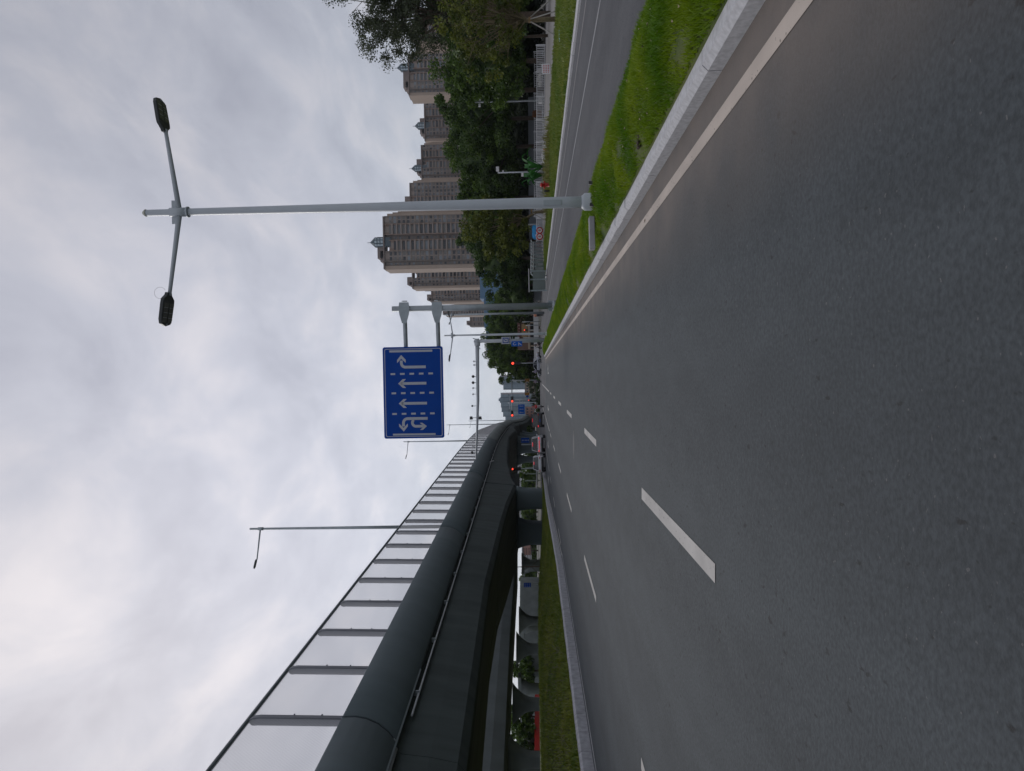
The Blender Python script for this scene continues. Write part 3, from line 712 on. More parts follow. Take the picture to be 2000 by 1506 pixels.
rect(460, 155, 1065, 184); rect(488, 1326, 1088, 1352)
for yc, x00 in ((488, 472), (758, 480), (1048, 485)):
    for k in range(5): rect(x00 + k * 132.8, yc - 13, x00 + k * 132.8 + 64, yc + 13)
def poly(pts): mb.prism([cu(*p) for p in pts][::-1], .006, MS)
def band(center, width):
    """stroke along a polyline given in crop pixels, as one extruded outline"""
    pts = [Vector(c) for c in center]; l, r = [], []
    for i, p in enumerate(pts):
        t = (pts[min(i + 1, len(pts) - 1)] - pts[max(0, i - 1)]).normalized(); nn = Vector((-t.y, t.x))
        l.append(p + nn * width / 2); r.append(p - nn * width / 2)
    for i in range(len(pts) - 1):
        mb.prism([cu(*l[i]), cu(*l[i + 1]), cu(*r[i + 1]), cu(*r[i])], .006, MS)
def arc(cx_, cy_, r, a0, a1, n=8): return [(cx_ + r * math.cos(math.radians(a0 + (a1 - a0) * k / n)), cy_ + r * math.sin(math.radians(a0 + (a1 - a0) * k / n))) for k in range(n + 1)]
# right turn
band([(968, 394)] + arc(684, 336, 58, 90, 180) + [(626, 300)], 38)
poly([(625, 222), (688, 290), (686, 334), (626, 275), (567, 334), (567, 292)])
for yc, tip, tail in ((623, 575, 972), (903, 579, 975)):
    band([(tail, yc), (tip + 45, yc)], 37)
    poly([(tip, yc), (tip + 66, yc - 62), (tip + 112, yc - 62), (tip + 52, yc), (tip + 112, yc + 62), (tip + 66, yc + 62)])
# left turn and U turn
band([(980, 1117)] + arc(697, 1175, 58, -90, -180) + [(639, 1225)], 38)
poly([(642, 1297), (577, 1226), (577, 1185), (640, 1245), (699, 1185), (699, 1226)])
band(arc(815, 1176, 50, -128, -180, 5) + arc(815, 1176, 50, 180, 90, 8) + [(920, 1226)], 37)
poly([(968, 1226), (905, 1178), (868, 1178), (925, 1226), (872, 1278), (912, 1278)])
mb.build('markings', signw, sg)
# ------------------------------------------------------------------ camera mast
YM = 86.0
b = P(1069.5, 664, YM); b.z = .15 + gz(b.x)
cm = empty('camera_mast', b, 'grey mast with a long arm carrying traffic cameras across the road', 'camera mast')
def LM(px, py, dy=0): return P(px, py, YM + dy) - b
topz = LM(926, 665).z
MB().tube([(0, 0, -.1), (0, 0, topz)], [.23, .18], 18).build('pole', paintgrey, cm)
a0 = LM(932, 664); a1 = LM(930, 898)
MB().tube([(.3, 0, a0.z), (a1.x * .5, 0, a0.z + .05), (a1.x, 0, a1.z)], [.24, .17, .09], 14).build('mast_arm', paintgrey, cm)
mb = MB(); mb.tube([(-.15, 0, a0.z), (-.55, 0, a0.z)], .34, 12); mb.tube([(0, -.1, a0.z - .5), (.35, -.2, a0.z + .5)], .06, 8); mb.tube([(0, -.1, a0.z + .4), (-.9, -.2, a0.z - .35)], .05, 8)
mb.build('arm_flange', paintgrey, cm)
def boxcam(px, py, below=False, c=white):
    q = LM(px, py); az = LM(930, py).z
    mb = MB(); mb.box((q.x, -.1, q.z), (.17, .5, .16)); mb.tube([(q.x, 0, q.z), (q.x, 0, az)], .025, 6); mb.box((q.x, -.36, q.z), (.19, .06, .18))
    mb.build('camera', c, cm)
def ballcam(px, py, r=.26):
    q = LM(px, py); bm = bmesh.new(); bmesh.ops.create_uvsphere(bm, u_segments=14, v_segments=9, radius=r); bmesh.ops.translate(bm, verts=bm.verts, vec=q)
    mb = MB(); mb.add([v.co.copy() for v in bm.verts], [[v.index for v in f.verts] for f in bm.faces], True); bm.free()
    mb.tube([(q.x, 0, q.z), (q.x, 0, LM(930, py).z)], .03, 6); mb.build('dome_camera', black, cm)
ballcam(924, 735.5, .17); ballcam(924, 747.5, .17); ballcam(922.5, 793, .12); ballcam(922, 884, .15)
for y_ in (758, 770, 861, 872): boxcam(924.5, y_)
boxcam(926, 706); boxcam(926.5, 713)
for px in (920.5, 938):
    q = LM(px, 816); mb = MB(); mb.box((q.x - .1, -.05, q.z), (.2, .45, .34)); mb.box((q.x, -.2, q.z), (.34, .2, .3)); mb.tube([(q.x, 0, q.z), (q.x, 0, LM(930, 816).z)], .03, 6); mb.build('flash_unit', darkgrey, cm, bevel=.02)
for y_ in (790, 812, 868):
    q = LM(934, y_); MB().tube([(q.x - .25, 0, q.z + .15), (q.x, 0, q.z - .12), (q.x + .25, 0, q.z + .15)], .018, 6).build('cable', black, cm)
def board(par, x0, y0, x1, y1, Y, mt, base, name='board', dy=-.3, th=.04):
    a = P(x1, y1, Y) - base; c = P(x0, y0, Y) - base
    lx, rx = sorted((a.x, c.x)); lz, hz_ = sorted((a.z, c.z))
    MB().prism([(lx, lz), (rx, lz), (rx, hz_), (lx, hz_)], th, XZat((0, dy, 0))).build(name, mt, par, bevel=.004)
    return lx, rx, lz, hz_
lx, rx, lz, hz_ = board(cm, 979.5, 658.5, 998, 672, YM, signw, b, 'direction_board')
cxx = (lx + rx) / 2; w_ = rx - lx
mb = MB(); M_ = XZat((0, -.345, 0))
mb.prism([(cxx - .30, hz_ - .82), (cxx + .30, hz_ - .82), (cxx + .30, hz_ - .14), (cxx - .30, hz_ - .14)], .006, M_); mb.build('board_symbol', blue, cm)
mb = MB(); M_ = XZat((0, -.355, 0)); mb.prism([(cxx - .21, hz_ - .73), (cxx + .21, hz_ - .73), (cxx + .21, hz_ - .23), (cxx - .21, hz_ - .23)], .006, M_); mb.build('board_symbol', signw, cm)
mb = MB(); M_ = XZat((0, -.365, 0)); mb.prism([(cxx - .05, hz_ - .6), (cxx + .05, hz_ - .6), (cxx + .05, hz_ - .45), (cxx + .18, hz_ - .3), (cxx + .1, hz_ - .28), (cxx - .05, hz_ - .42)], .006, M_); mb.build('board_symbol', blue, cm)
mb = MB(); M_ = XZat((0, -.345, 0))
for k in range(4): mb.prism([(cxx - .33 + k * .18, lz + .06), (cxx - .22 + k * .18, lz + .06), (cxx - .22 + k * .18, lz + .19), (cxx - .33 + k * .18, lz + .19)], .006, M_)
mb.build('board_symbol', black, cm)
lx, rx, lz, hz_ = board(cm, 999, 667, 1020, 676.5, YM, mat('bright blue board', (.005, .12, .55), .5, spec=.2), b, 'lane_board')
mb = MB(); M_ = XZat((0, -.345, 0)); cxx = (lx + rx) / 2
mb.prism([(cxx - .2, lz + .08), (cxx - .1, lz + .08), (cxx + .18, lz + .42), (cxx + .08, lz + .46)], .006, M_); mb.prism([(cxx - .2, lz + .36), (cxx + .06, lz + .36), (cxx + .06, lz + .44), (cxx - .2, lz + .44)], .006, M_)
for k in range(9):
    a = -.5 + k * .55; a2 = a + .55
    mb.prism([(cxx + .17 * math.cos(a), hz_ - .36 + .2 * math.sin(a)), (cxx + .17 * math.cos(a2), hz_ - .36 + .2 * math.sin(a2)), (cxx + .11 * math.cos(a2), hz_ - .36 + .13 * math.sin(a2)), (cxx + .11 * math.cos(a), hz_ - .36 + .13 * math.sin(a))], .006, M_)
mb.build('board_symbol', signw, cm)
mb = MB(); mb.box(LM(1001, 664) + Vector((0, -.1, 0)), (.75, .12, .06)); mb.box(LM(1010, 664) + Vector((0, -.1, 0)), (.7, .12, .5)); mb.build('control_box', paintgrey, cm)
# ------------------------------------------------------------------ traffic signals
def signal(px, xt, xb, Y, label, lit='top', hgt=None, arrow=False, group=None):
    g_ = P(1066, px, Y); g_.z = gz(g_.x)
    e = empty('traffic_light', g_, label, 'traffic light', group)
    t = P(xt, px, Y) - g_; bb = P(xb, px, Y) - g_; h = t.z - bb.z; w_ = h * .36
    MB().tube([(0, .1, 0), (0, .1, t.z)], .07, 10).build('post', paintgrey, e)
    MB().box((0, -.05, (t.z + bb.z) / 2), (w_, .25, h)).build('housing', black, e, bevel=.03)
    for k in range(3):
        cz = t.z - h * (k + .5) / 3
        on = (k == 0)
        mt = siglamp if on else mat('dark signal lens', (.03, .03, .03), .3)
        mb = MB()
        if on and arrow: mb.prism([(-.14, 0), (.0, .16), (.0, .06), (.14, .06), (.14, -.06), (.0, -.06), (.0, -.16)], .02, XZat((0, -.19, cz)))
        else: mb.prism(ring_pts((0, 0), h * .13), .02, XZat((0, -.19, cz)))
        mb.build('lens', mt, e)
        MB().tube([(0, -.18, cz), (0, -.36, cz)], h * .145, 12, cap=False).build('hood', black, e)
    return e
signal(708.5, 998.5, 1017, 125, 'red traffic light on a post at the right hand corner of the junction')
signal(915, 998, 1017.5, 106, 'red arrow traffic light on a post in front of the viaduct pier', arrow=True)
signal(644, 1023, 1031, 150, 'small red signal among the shop fronts on the right')
signal(781, 1031.5, 1038, 190, 'small red signal at the far side of the junction below the blue sign')
# far signal gantry
YG = 190; g_ = P(1045, 742.5, YG); g_.z = -.1
e = empty('signal_gantry', g_, 'grey gantry with two red signals hanging on its arm over the far road', 'signal gantry')
def LG(px, py): return P(px, py, YG) - g_
t = LG(999.5, 742.5); a = LG(1000.5, 812)
MB().tube([(0, 0, 0), (0, 0, t.z)], [.2, .16], 12).build('pole', galv, e); MB().tube([(.1, 0, t.z), (a.x, 0, a.z)], [.16, .08], 10).build('arm', galv, e)
for yy in (780, 807.5):
    c = LG(1000.5, yy); h = MB().box((c.x, -.3, c.z), (1.5, .3, .62)).build('signal_head', black, e, bevel=.03)
    MB().prism(ring_pts((c.x - .48, c.z), .25), .03, XZat((0, -.46, 0))).build('lens', siglamp, h)
    mb = MB(); [mb.prism(ring_pts((c.x + dx, c.z), .19), .03, XZat((0, -.46, 0))) for dx in (0, .5)]; mb.build('lens', mat('dark signal lens', (.03, .03, .03), .3), h)
# far lane sign
YG = 215; g_ = P(1045, 780, YG); g_.z = -.1
e = empty('lane_sign', g_, 'small far blue lane sign on an arm past the junction', 'road sign')
lx, rx, lz, hz_ = board(e, 1012, 790, 1025, 808.5, YG, mat('bright blue board', (.005, .12, .55), .5, spec=.2), g_, 'panel')
t = LG(1, 1)
tz = (P(1006, 780, YG) - g_).z
MB().tube([(0, 0, 0), (0, 0, tz)], .14, 10).build('pole', galv, e)
for q in (.3, .75): MB().tube([(0, 0, lz + (hz_ - lz) * q), (lx + 1, -.2, lz + (hz_ - lz) * q)], .07, 8).build('arm', galv, e)
mb = MB(); M_ = XZat((0, -.345, 0))
for k, f in enumerate((.17, .5, .83)):
    x_ = lx + (rx - lx) * f
    mb.prism([(x_ - .06, lz + .35), (x_ + .06, lz + .35), (x_ + .06, lz + 1.3), (x_ + .2, lz + 1.2), (x_, lz + 1.55), (x_ - .2, lz + 1.2), (x_ - .06, lz + 1.3)], .006, M_)
mb.build('arrows', signw, e)
# blue name sign in the shade
YG = 150; g_ = P(1062, 866, YG); g_.z = 0
e = empty('direction_sign', g_, 'dim blue sign board with pale characters in the shade under the viaduct', 'road sign')
lx, rx, lz, hz_ = board(e, 1018, 855, 1034, 864.5, YG, blue, g_, 'panel')
MB().tube([(-.2, 0, 0), (-.2, 0, hz_)], .1, 8).build('post', galv, e)
mb = MB(); M_ = XZat((0, -.345, 0)); mzz = (lx + rx) / 2
for k in range(5):
    zc = lz + (hz_ - lz) * (.14 + .18 * k)
    mb.prism([(mzz - .16, zc - .03), (mzz + .16, zc - .03), (mzz + .16, zc + .02), (mzz - .16, zc + .02)], .006, M_); mb.prism([(mzz - .03, zc - .11), (mzz + .03, zc - .11), (mzz + .03, zc + .11), (mzz - .03, zc + .11)], .008, M_)
mb.build('characters', signw, e)
# striped obstacle markers
stm = mat('yellow marker', (.55, .25, .02), .5, var=.04)
for y_, lb in ((742.5, 'yellow and black striped marker board on the signal gantry side'), (769.5, 'yellow and black striped marker board left of the other one')):
    Y_ = 186; g_ = P(1050, y_, Y_); g_.z = -.1; e = empty('marker_board', g_, lb, 'marker board', 'striped marker boards past the junction')
    lx, rx, lz, hz_ = board(e, 1025, y_ - 2.7, 1034, y_ + 2.7, Y_, stm, g_, 'board'); mb = MB()
    for k in range(3):
        z0 = lz + .05 + k * .38; mb.prism([(lx, z0), (rx, z0 + .22), (rx, z0 + .38), (lx, z0 + .16)], .01, XZat((0, -.345, 0)))
    mb.build('stripes', black, e); MB().tube([(0, 0, 0), (0, 0, lz)], .06, 8).build('post', galv, e)
# ================================================================== RIGHT ROADSIDE THINGS
fw = mat('fence white', (.80, .80, .81), .5, var=.05)
def fence(pa, pb, hgt, label, base=.02, seglen=3.0, bar=.22, baseh=.0, mt=fw):
    A, B = Vector(pa), Vector(pb); e = empty('fence', (A + B) / 2, label, 'fence'); off = e.location
    dv = B - A; n = max(1, round(dv.length / seglen)); dirn = dv.normalized(); rz = math.atan2(dv.y, dv.x)
    for i in range(n + 1):
        p = A + dv * i / n - off; MB().box((p.x, p.y, p.z + hgt / 2 + .03), (.13, .13, hgt + .1), rz=rz).build('post', mt, e)
    for i in range(n):
        p = A + dv * i / n; q = A + dv * (i + 1) / n; mb = MB(); mid = (p + q) / 2 - off; ln = (q - p).length - .14
        mb.box((mid.x, mid.y, mid.z + hgt - .05), (ln, .06, .08), rz=rz); mb.box((mid.x, mid.y, mid.z + .14 + baseh), (ln, .06, .08), rz=rz)
        k = int(ln / bar)
        for j in range(k):
            c = mid + dirn * (-ln / 2 + (j + .5) * ln / k); mb.box((c.x, c.y, c.z + hgt / 2 + .05 + baseh / 2), (.075, .03, hgt - .28 - baseh))
        mb.build('rail_panel', mt, e)
    return e
fence((39.5, 89.5, gz(39) - .05), (29, 102, gz(29) - .05), 1.15, 'white railing behind the grass at the right, left of the broad leafed plant')
fence((27.5, 106, gz(27) - .05), (17.2, 118, gz(17)), 1.1, 'white railing between the hydrant and the glass parapet')
fence((45, 104, gz(45) + .0), (26, 122, gz(26)), 1.4, 'second thinner white railing farther back under the dark trees', bar=.3)
# walls beyond
wallw = mat('grey white wall', (.33, .35, .38), .7, 0, .10, .5)
MB().loft([[(22, 134, -.8), (22, 134.3, -.8), (22, 134.3, 1.9), (22, 134, 1.9)], [(44, 118, -1.2), (44, 118.3, -1.2), (44, 118.3, 1.55), (44, 118, 1.55)]]).build('boundary_wall', wallw)
tag(bpy.data.objects['boundary_wall'], 'plain grey white boundary wall under the dark trees on the right', 'wall')
o = MB().box(P(1047, 640, 150), (12.5, .3, 1.0)).build('hoarding', white); tag(o, 'low white hoarding in front of the shop fronts', 'hoarding')
MB().box((18.5, 140, .45), (9, .3, 1.3)).build('boundary_wall', wallw); tag(bpy.data.objects['boundary_wall.001'], 'long low pale wall behind the glass parapet and the blue sign pole', 'wall')
# glass parapet with hooped posts
pgm = mat('parapet glass', (.17, .21, .20), .25, 0, .15, .6, spec=.6); psm = mat('parapet steel', (.30, .36, .37), .4, .3)
A = Vector((19.3, 108, gz(19))); B = Vector((10.9, 81.5, gz(11)))
e = empty('glass_parapet', (A + B) / 2, 'row of grey green glass panels between hooped steel posts by the side road', 'glass parapet'); off = e.location
n = 9
for i in range(n + 1):
    p = A + (B - A) * (i / n) ** 1.0 - off
    MB().tube([(p.x, p.y, 0), (p.x, p.y, 1.45), (p.x + .05, p.y, 1.62), (p.x + .25, p.y, 1.78), (p.x + .45, p.y, 1.72)], .07, 8).build('post', psm, e)
for i in range(n):
    p = A + (B - A) * ((i + .05) / n) - off; q = A + (B - A) * ((i + .95) / n) - off
    MB().loft([[(p.x, p.y, .3), (p.x, p.y + .03, .3), (p.x, p.y + .03, 1.35), (p.x, p.y, 1.35)], [(q.x, q.y, .3), (q.x, q.y + .03, .3), (q.x, q.y + .03, 1.35), (q.x, q.y, 1.35)]]).build('panel', pgm, e)
mb = MB(); mb.tube([A - off + Vector((0, 0, 1.5)), B - off + Vector((0, 0, 1.5))], .05, 8); mb.tube([A - off + Vector((.3, 0, 1.76)), B - off + Vector((.3, 0, 1.76))], .04, 8); mb.build('handrail', white, e)
e = empty('glass_booth', (10.2, 80, gz(10)), 'grey glass end booth with a white rail at the near end of the parapet', 'booth')
for dx in (-1.1, .1, 1.0): MB().box((dx, 0, .9), (.14, .14, 1.8)).build('post', psm, e)
for a_, b_ in ((-1.0, 0), (.2, .9)): MB().box(((a_ + b_) / 2, 0, .85), (b_ - a_, .05, 1.35)).build('panel', pgm, e)
MB().box((0, 0, 1.95), (2.5, .25, .09)).build('top_rail', white, e)
# round red ring signs and the tarpaulin
for k, y_ in enumerate((450, 462)):
    q = P(1054, y_, 112); mb = MB(); pts = [(.42 * math.cos(a), 0, .42 * math.sin(a)) for a in [2 * math.pi * i / 20 for i in range(21)]]
    mb.tube(pts, .09, 8, cap=False); o = empty('round_sign', q, ['red ring sign on the railing, nearer the leaning stakes', 'red ring sign on the railing, beside the glass parapet'][k], 'sign', 'red ring signs on the railing')
    mb.build('ring', redm, o); MB().prism(ring_pts((0, 0), .36), .03, XZat((0, .0, 0))).build('disc', white, o)
    mb = MB(); mb.box((0, -.06, .1), (.34, .03, .06)); mb.box((0, -.06, -.08), (.34, .03, .06)); mb.box((0, -.055, 0), (.07, .03, .4)); mb.build('symbol', mat('dark red', (.3, .03, .03), .5), o)
q = P(1047, 453, 120); mb = MB(); secs = []
for i in range(7):
    u = i / 6; x_ = -1.1 + 2.2 * u; zt = .35 + .35 * math.sin(math.pi * u) + .1 * math.sin(9 * u); secs.append([q + Vector((x_, -1, -.5)), q + Vector((x_, -.6, zt)), q + Vector((x_, .6, zt)), q + Vector((x_, 1, -.5))])
tag(mb.loft(secs, smooth=True).build('tarpaulin', mat('bright blue tarpaulin', (.02, .30, .65), .5)), 'bright blue tarpaulin heap behind the white railing', 'tarpaulin')
# hydrant, bollard, boards
hb = P(1075.5, 361, 57); hb.z = gz(hb.x) + .1
e = empty('fire_hydrant', hb, 'red fire hydrant standing at the grass edge', 'fire hydrant'); e.scale = (1.25, 1.25, 1.05)
MB().tube([(0, 0, 0), (0, 0, .08), (0, 0, .09), (0, 0, .62), (0, 0, .64), (0, 0, .72), (0, 0, .80)], [.17, .17, .11, .11, .15, .14, .05], 14).build('body', redm, e)
for s_ in (-1, 1): MB().tube([(s_ * .08, 0, .48), (s_ * .22, 0, .48)], .06, 10).build('outlet', redm, e)
MB().tube([(0, -.08, .38), (0, -.22, .38)], .08, 10).build('outlet', redm, e)
q = P(1076, 373, 57); q.z = gz(q.x) + .1
tag(MB().tube([q, q + Vector((0, 0, .5)), q + Vector((0, 0, .54))], [.075, .075, .04], 12).build('bollard', black), 'short black bollard beside the red hydrant', 'bollard')
q = P(1078, 134, 62); q.z = gz(q.x)
e = empty('notice_board', q, 'small white notice board with red writing staked in the grass', 'notice board')
MB().prism([(-.42, .05), (.42, .1), (.40, .78), (-.44, .73)], .03, XZat((0, 0, 0))).build('panel', white, e, bevel=.004)
mb = MB()
for r_ in range(3):
    z0 = .15 + r_ * .19
    for c_ in range(5):
        x0 = -.34 + c_ * .14; mb.box((x0 + .05, -.035, z0 + .06), (.1, .01, .025)); mb.box((x0 + .05, -.037, z0 + .065), (.025, .01, .13)); mb.box((x0 + .02, -.036, z0 + .03), (.03, .01, .04))
mb.build('writing', redm, e)
for dx in (-.3, .3): MB().box((dx, .03, .1), (.05, .04, .5)).build('stake', mat('cut wood', (.4, .3, .2), .8), e)
q = P(1098, 68, 36); q.z = gz(q.x) + .14
tag(MB().box(q, (.55, .3, .12)).build('foam_box', mat('pale blue foam', (.35, .6, .62), .6), bevel=.04), 'pale blue litter lying on the right hand grass bank', 'litter')
# banana plant
def banana(base, label, R_=1.5, n=8):
    e = empty('banana_plant', base, label, 'plant')
    MB().tube([(0, 0, 0), (.05, 0, .9)], [.14, .09], 10).build('stem', mat('banana stem', (.09, .12, .04), .7), e)
    for k in range(n):
        a = 2.4 * k + .3; ln = R_ * random.uniform(.8, 1.2); up = random.uniform(1.0, 2.2); V = []; Fq = []
        for i in range(9):
            u = i / 8; r = ln * u; z = .6 + up * math.sin(u * 2.3) * .9; wv = .17 * math.sin(math.pi * min(1, u * .95 + .05)) ** .7
            c = Vector((math.cos(a) * r, math.sin(a) * r, z)); s_ = Vector((-math.sin(a), math.cos(a), 0))
            V += [c - s_ * wv + Vector((0, 0, .05)), c + Vector((0, 0, -.04)), c + s_ * wv + Vector((0, 0, .05))]
        for i in range(8): Fq += [(3 * i, 3 * i + 1, 3 * i + 4, 3 * i + 3), (3 * i + 1, 3 * i + 2, 3 * i + 5, 3 * i + 4)]
        MB().add(V, Fq, True).build('leaf', leaf_banana, e)
    return e
q = P(1066, 325, 62); q.z = gz(q.x); banana(q, 'broad leafed green plant standing behind the hydrant')
q = P(1066, 342, 64); q.z = gz(q.x); banana(q, 'smaller broad leafed plant closer to the hydrant', 1.0, 8)
# mound of cut shrub on the bank
q = P(1066, 302, 70); q.z = gz(q.x)
e = empty('traffic_cone', q + Vector((.2, -1, 0)), 'small orange and white cone lying near the broad leafed plant', 'cone')
MB().tube([(0, 0, .05), (0, 0, .55)], [.16, .04], 12).build('cone', mat('orange plastic', (.6, .12, .02), .5), e); MB().box((0, 0, .03), (.4, .4, .05)).build('foot', white, e)
secs = [[q + Vector((-1.4 + 2.8 * u, -.25, 0)), q + Vector((-1.4 + 2.8 * u, -.25, .15 + .55 * math.sin(math.pi * u))), q + Vector((-1.4 + 2.8 * u, .25, .15 + .55 * math.sin(math.pi * u))), q + Vector((-1.4 + 2.8 * u, .25, 0))] for u in [i / 8 for i in range(9)]]
tag(MB().loft(secs).build('arched_panel', white), 'white arched panel leaning behind tall grass near the broad leafed plant', 'panel')
# ================================================================== TREES
def crown_mesh(rx, ry, rz_, n, leaf, clumps, seed, lump=.35, hollow=.45, droop=0.0, clr=.22):
    g = np.random.default_rng(seed)
    dirs = g.normal(size=(clumps, 3)); dirs /= np.linalg.norm(dirs, axis=1)[:, None]
    rad = g.uniform(hollow, 1.0, clumps) ** .6 * (1 + lump * g.normal(0, .5, clumps))
    cc = dirs * rad[:, None] * np.array([rx, ry, rz_]); cc[:, 2] = np.where(cc[:, 2] < -rz_ * .7, -rz_ * .7 + .3 * (cc[:, 2] + rz_ * .7), cc[:, 2])
    cs = g.uniform(.6, 1.35, clumps) * clr * (rx + rz_) / 2
    idx = g.integers(0, clumps, n); off = g.normal(size=(n, 3)); off /= np.linalg.norm(off, axis=1)[:, None]; off *= (g.uniform(0, 1, n) ** .45)[:, None]
    off[:, 2] *= .75; c = cc[idx] + off * cs[idx][:, None]; c[:, 2] -= droop * g.uniform(0, 1, n)
    a = g.normal(size=(n, 3)); a[:, 2] = a[:, 2] * .55 - droop; a /= np.linalg.norm(a, axis=1)[:, None]
    b = np.cross(a, g.normal(size=(n, 3))); b /= np.linalg.norm(b, axis=1)[:, None]
    s = leaf * g.uniform(.55, 1.35, n)
    A = a * s[:, None]; Bv = b * (s * .5)[:, None]
    V = np.stack([c - A * .6, c + Bv, c + A * .6, c - Bv], 1)
    return V, cc, cs
def tree(name, loc, h, cr, rx, rz_, mt, n, leaf, label, clumps=60, seed=1, trunk=.2, group=None, lump=.35, hollow=.45, branches=9, droop=0., clr=.22, stakes=False, cat='tree', twig=0, lean=0., core=0.):
    """h: height of crown centre"""
    e = empty(name, loc, label, cat, group)
    V, cc, cs = crown_mesh(rx, rx, rz_, n, leaf, clumps, seed, lump, hollow, droop, clr)
    V = V.reshape(-1, 3) + np.array([lean, 0, h]); Fc = np.arange(len(V)).reshape(-1, 4)
    if core:
        # crumpled blob added inside the crown to block light and darken its middle
        g = np.random.default_rng(seed + 500); nu, nv = 26, 14; P_ = []
        for j in range(nv + 1):
            for i in range(nu):
                th, ph = 2 * math.pi * i / nu, math.pi * j / nv; r = core * (1 + .16 * math.sin(3 * th + seed) * math.sin(2 * ph) + .10 * g.normal())
                P_.append((lean + rx * r * math.sin(ph) * math.cos(th), rx * r * math.sin(ph) * math.sin(th), h + rz_ * r * math.cos(ph)))
        Q_ = [(j * nu + i, (j + 1) * nu + i, (j + 1) * nu + (i + 1) % nu, j * nu + (i + 1) % nu) for j in range(nv) for i in range(nu)]
        Fc = np.vstack([Fc, np.array(Q_) + len(V)]); V = np.vstack([V, np.array(P_)])
    raw_mesh('crown', V, Fc, mt, e)
    mb = MB(); base_h = h - rz_ * .75
    mb.tube([(0, 0, -.3), (.05 * lean, .02, base_h * .5), (lean * .4, .05, base_h), (lean * .8, 0, h + rz_ * .2)], [trunk * 1.15, trunk, trunk * .8, trunk * .25], 10)
    r2 = random.Random(seed)
    for k in range(branches):
        t_ = cc[r2.randrange(len(cc))]; z0 = base_h * r2.uniform(.75, 1.1); tx = Vector((t_[0] + lean, t_[1], t_[2] + h)); st = Vector((lean * .35, 0, z0))
        m1 = st.lerp(tx, .5) + Vector((r2.uniform(-.3, .3), r2.uniform(-.3, .3), r2.uniform(0, .5)))
        mb.tube([st, m1, tx], [trunk * .42, trunk * .24, trunk * .07], 6, cap=False)
        for q in range(twig):
            t2 = m1.lerp(tx, r2.uniform(.1, .8)); mb.tube([t2, t2 + Vector((r2.uniform(-1, 1), r2.uniform(-1, 1), r2.uniform(.2, 1.1))) * rx * .35], [trunk * .12, trunk * .03], 5, cap=False)
    mb.build('trunk', barkp if stakes else bark, e)
    if stakes:
        wm = mat('stake wood pale', (.42, .40, .37), .8)
        for k in range(3):
            a = [3.5, 5.9, 4.6][k]; MB().tube([(1.35 * math.cos(a), 1.35 * math.sin(a), 0), (.1 * math.cos(a), .1 * math.sin(a), 1.65)], .035, 8).build('stake', wm, e)
        MB().tube([(0, 0, 1.55), (0, 0, 1.72)], trunk * 1.25, 10).build('binding', mat('straw binding', (.3, .2, .1), .9), e)
    return e
def gp(px, Y, dz=0):
    q = P(1060, px, Y); q.z = gz(q.x) + dz; return q
barkp = mat('pale bark', (.20, .16, .10), .9, 0, .25, 6)
RG = 'dark trees along the right side'
# nearest staked tree, open crown with bare limbs
tree('staked_tree', gp(38, 43), 4.3, 0, 3.0, 2.7, leaf_olive, 9000, .13, 'staked tree with an open olive crown and bare limbs on the near grass bank', 110, 11, .13, lump=.3, hollow=.3, branches=48, stakes=True, twig=6, clr=.17)
tree('staked_tree', gp(412, 72), 5.0, 0, 2.6, 3.5, leaf_olive, 9000, .19, 'staked olive green tree behind the tall near lamp post', 70, 12, .15, lump=.35, hollow=.3, branches=18, stakes=True, twig=3, clr=.22, lean=-1.9)
# feathery tall tree at the top right corner
tree('feathery_tree', gp(28, 62), 12.4, 0, 3.9, 4.7, leaf_pale, 42000, .12, 'tall feathery tree with fine drooping leaves seen against the sky', 190, 13, .22, lump=.55, hollow=.35, branches=26, twig=4, droop=.35, clr=.17, lean=1.0)
tree('bushy_tree', gp(-20, 64), 6.2, 0, 4.4, 5.0, leaf_dark, 14000, .24, 'dark tree below the feathery one at the frame edge', 80, 14, .13, group=RG, lump=.3, core=.65)
tree('bushy_tree', gp(70, 74), 6.4, 0, 4.4, 4.6, leaf_dark, 13000, .25, 'dark tree just behind the feathery one', 80, 15, .13, group=RG, lump=.35, core=.65)
# dense ficus row
ficus = [  # px, Y, centre height, rx, rz, mat, n, seed, label
    (118, 92, 7.2, 4.6, 5.2, leaf_mid, 14000, 21, 'grey green tree behind the notice board'),
    (175, 104, 9.0, 5.4, 5.0, leaf_dark, 15000, 22, 'dense tree left of the red notice board with a low crown'),
    (230, 112, 9.6, 5.6, 5.0, leaf_mid, 16000, 23, 'dense dark tree behind the thin white pole'),
    (285, 116, 9.2, 6.0, 5.4, leaf_dark, 16000, 24, 'dense tree above the white railing and the broad leafed plant'),
    (335, 122, 8.6, 5.6, 5.2, leaf_mid, 16000, 25, 'dense tree behind the floodlight pole'),
    (385, 124, 8.8, 5.8, 4.8, leaf_mid, 15000, 26, 'dense tree partly hidden by the near lamp post'),
    (470, 132, 8.2, 5.2, 5.6, leaf_dark, 15000, 27, 'dark tree in front of the tallest tower'),
    (503, 128, 7.4, 4.4, 4.2, leaf_dark, 15000, 28, 'dark rounded tree above the glass parapet'),
    (556, 138, 4.4, 5.2, 2.9, leaf_dark, 14000, 29, 'dark low tree below the flat blue building'),
    (598, 186, 7.6, 5.2, 4.0, leaf_mid, 14000, 30, 'green tree right behind the blue sign pole'),
    (640, 192, 9.8, 6.2, 4.6, leaf_mid, 14000, 31, 'green tree above the shop fronts'),
    (680, 194, 9.2, 5.6, 4.2, leaf_dark, 13000, 32, 'dark tree behind the camera mast pole'),
    (706, 185, 7.4, 4.2, 5.0, leaf_mid, 11000, 33, 'tree behind the right hand traffic light'),
    (722, 200, 4.6, 3.6, 3.8, leaf_dark, 9000, 34, 'small tree at the end of the row beside the far towers')]
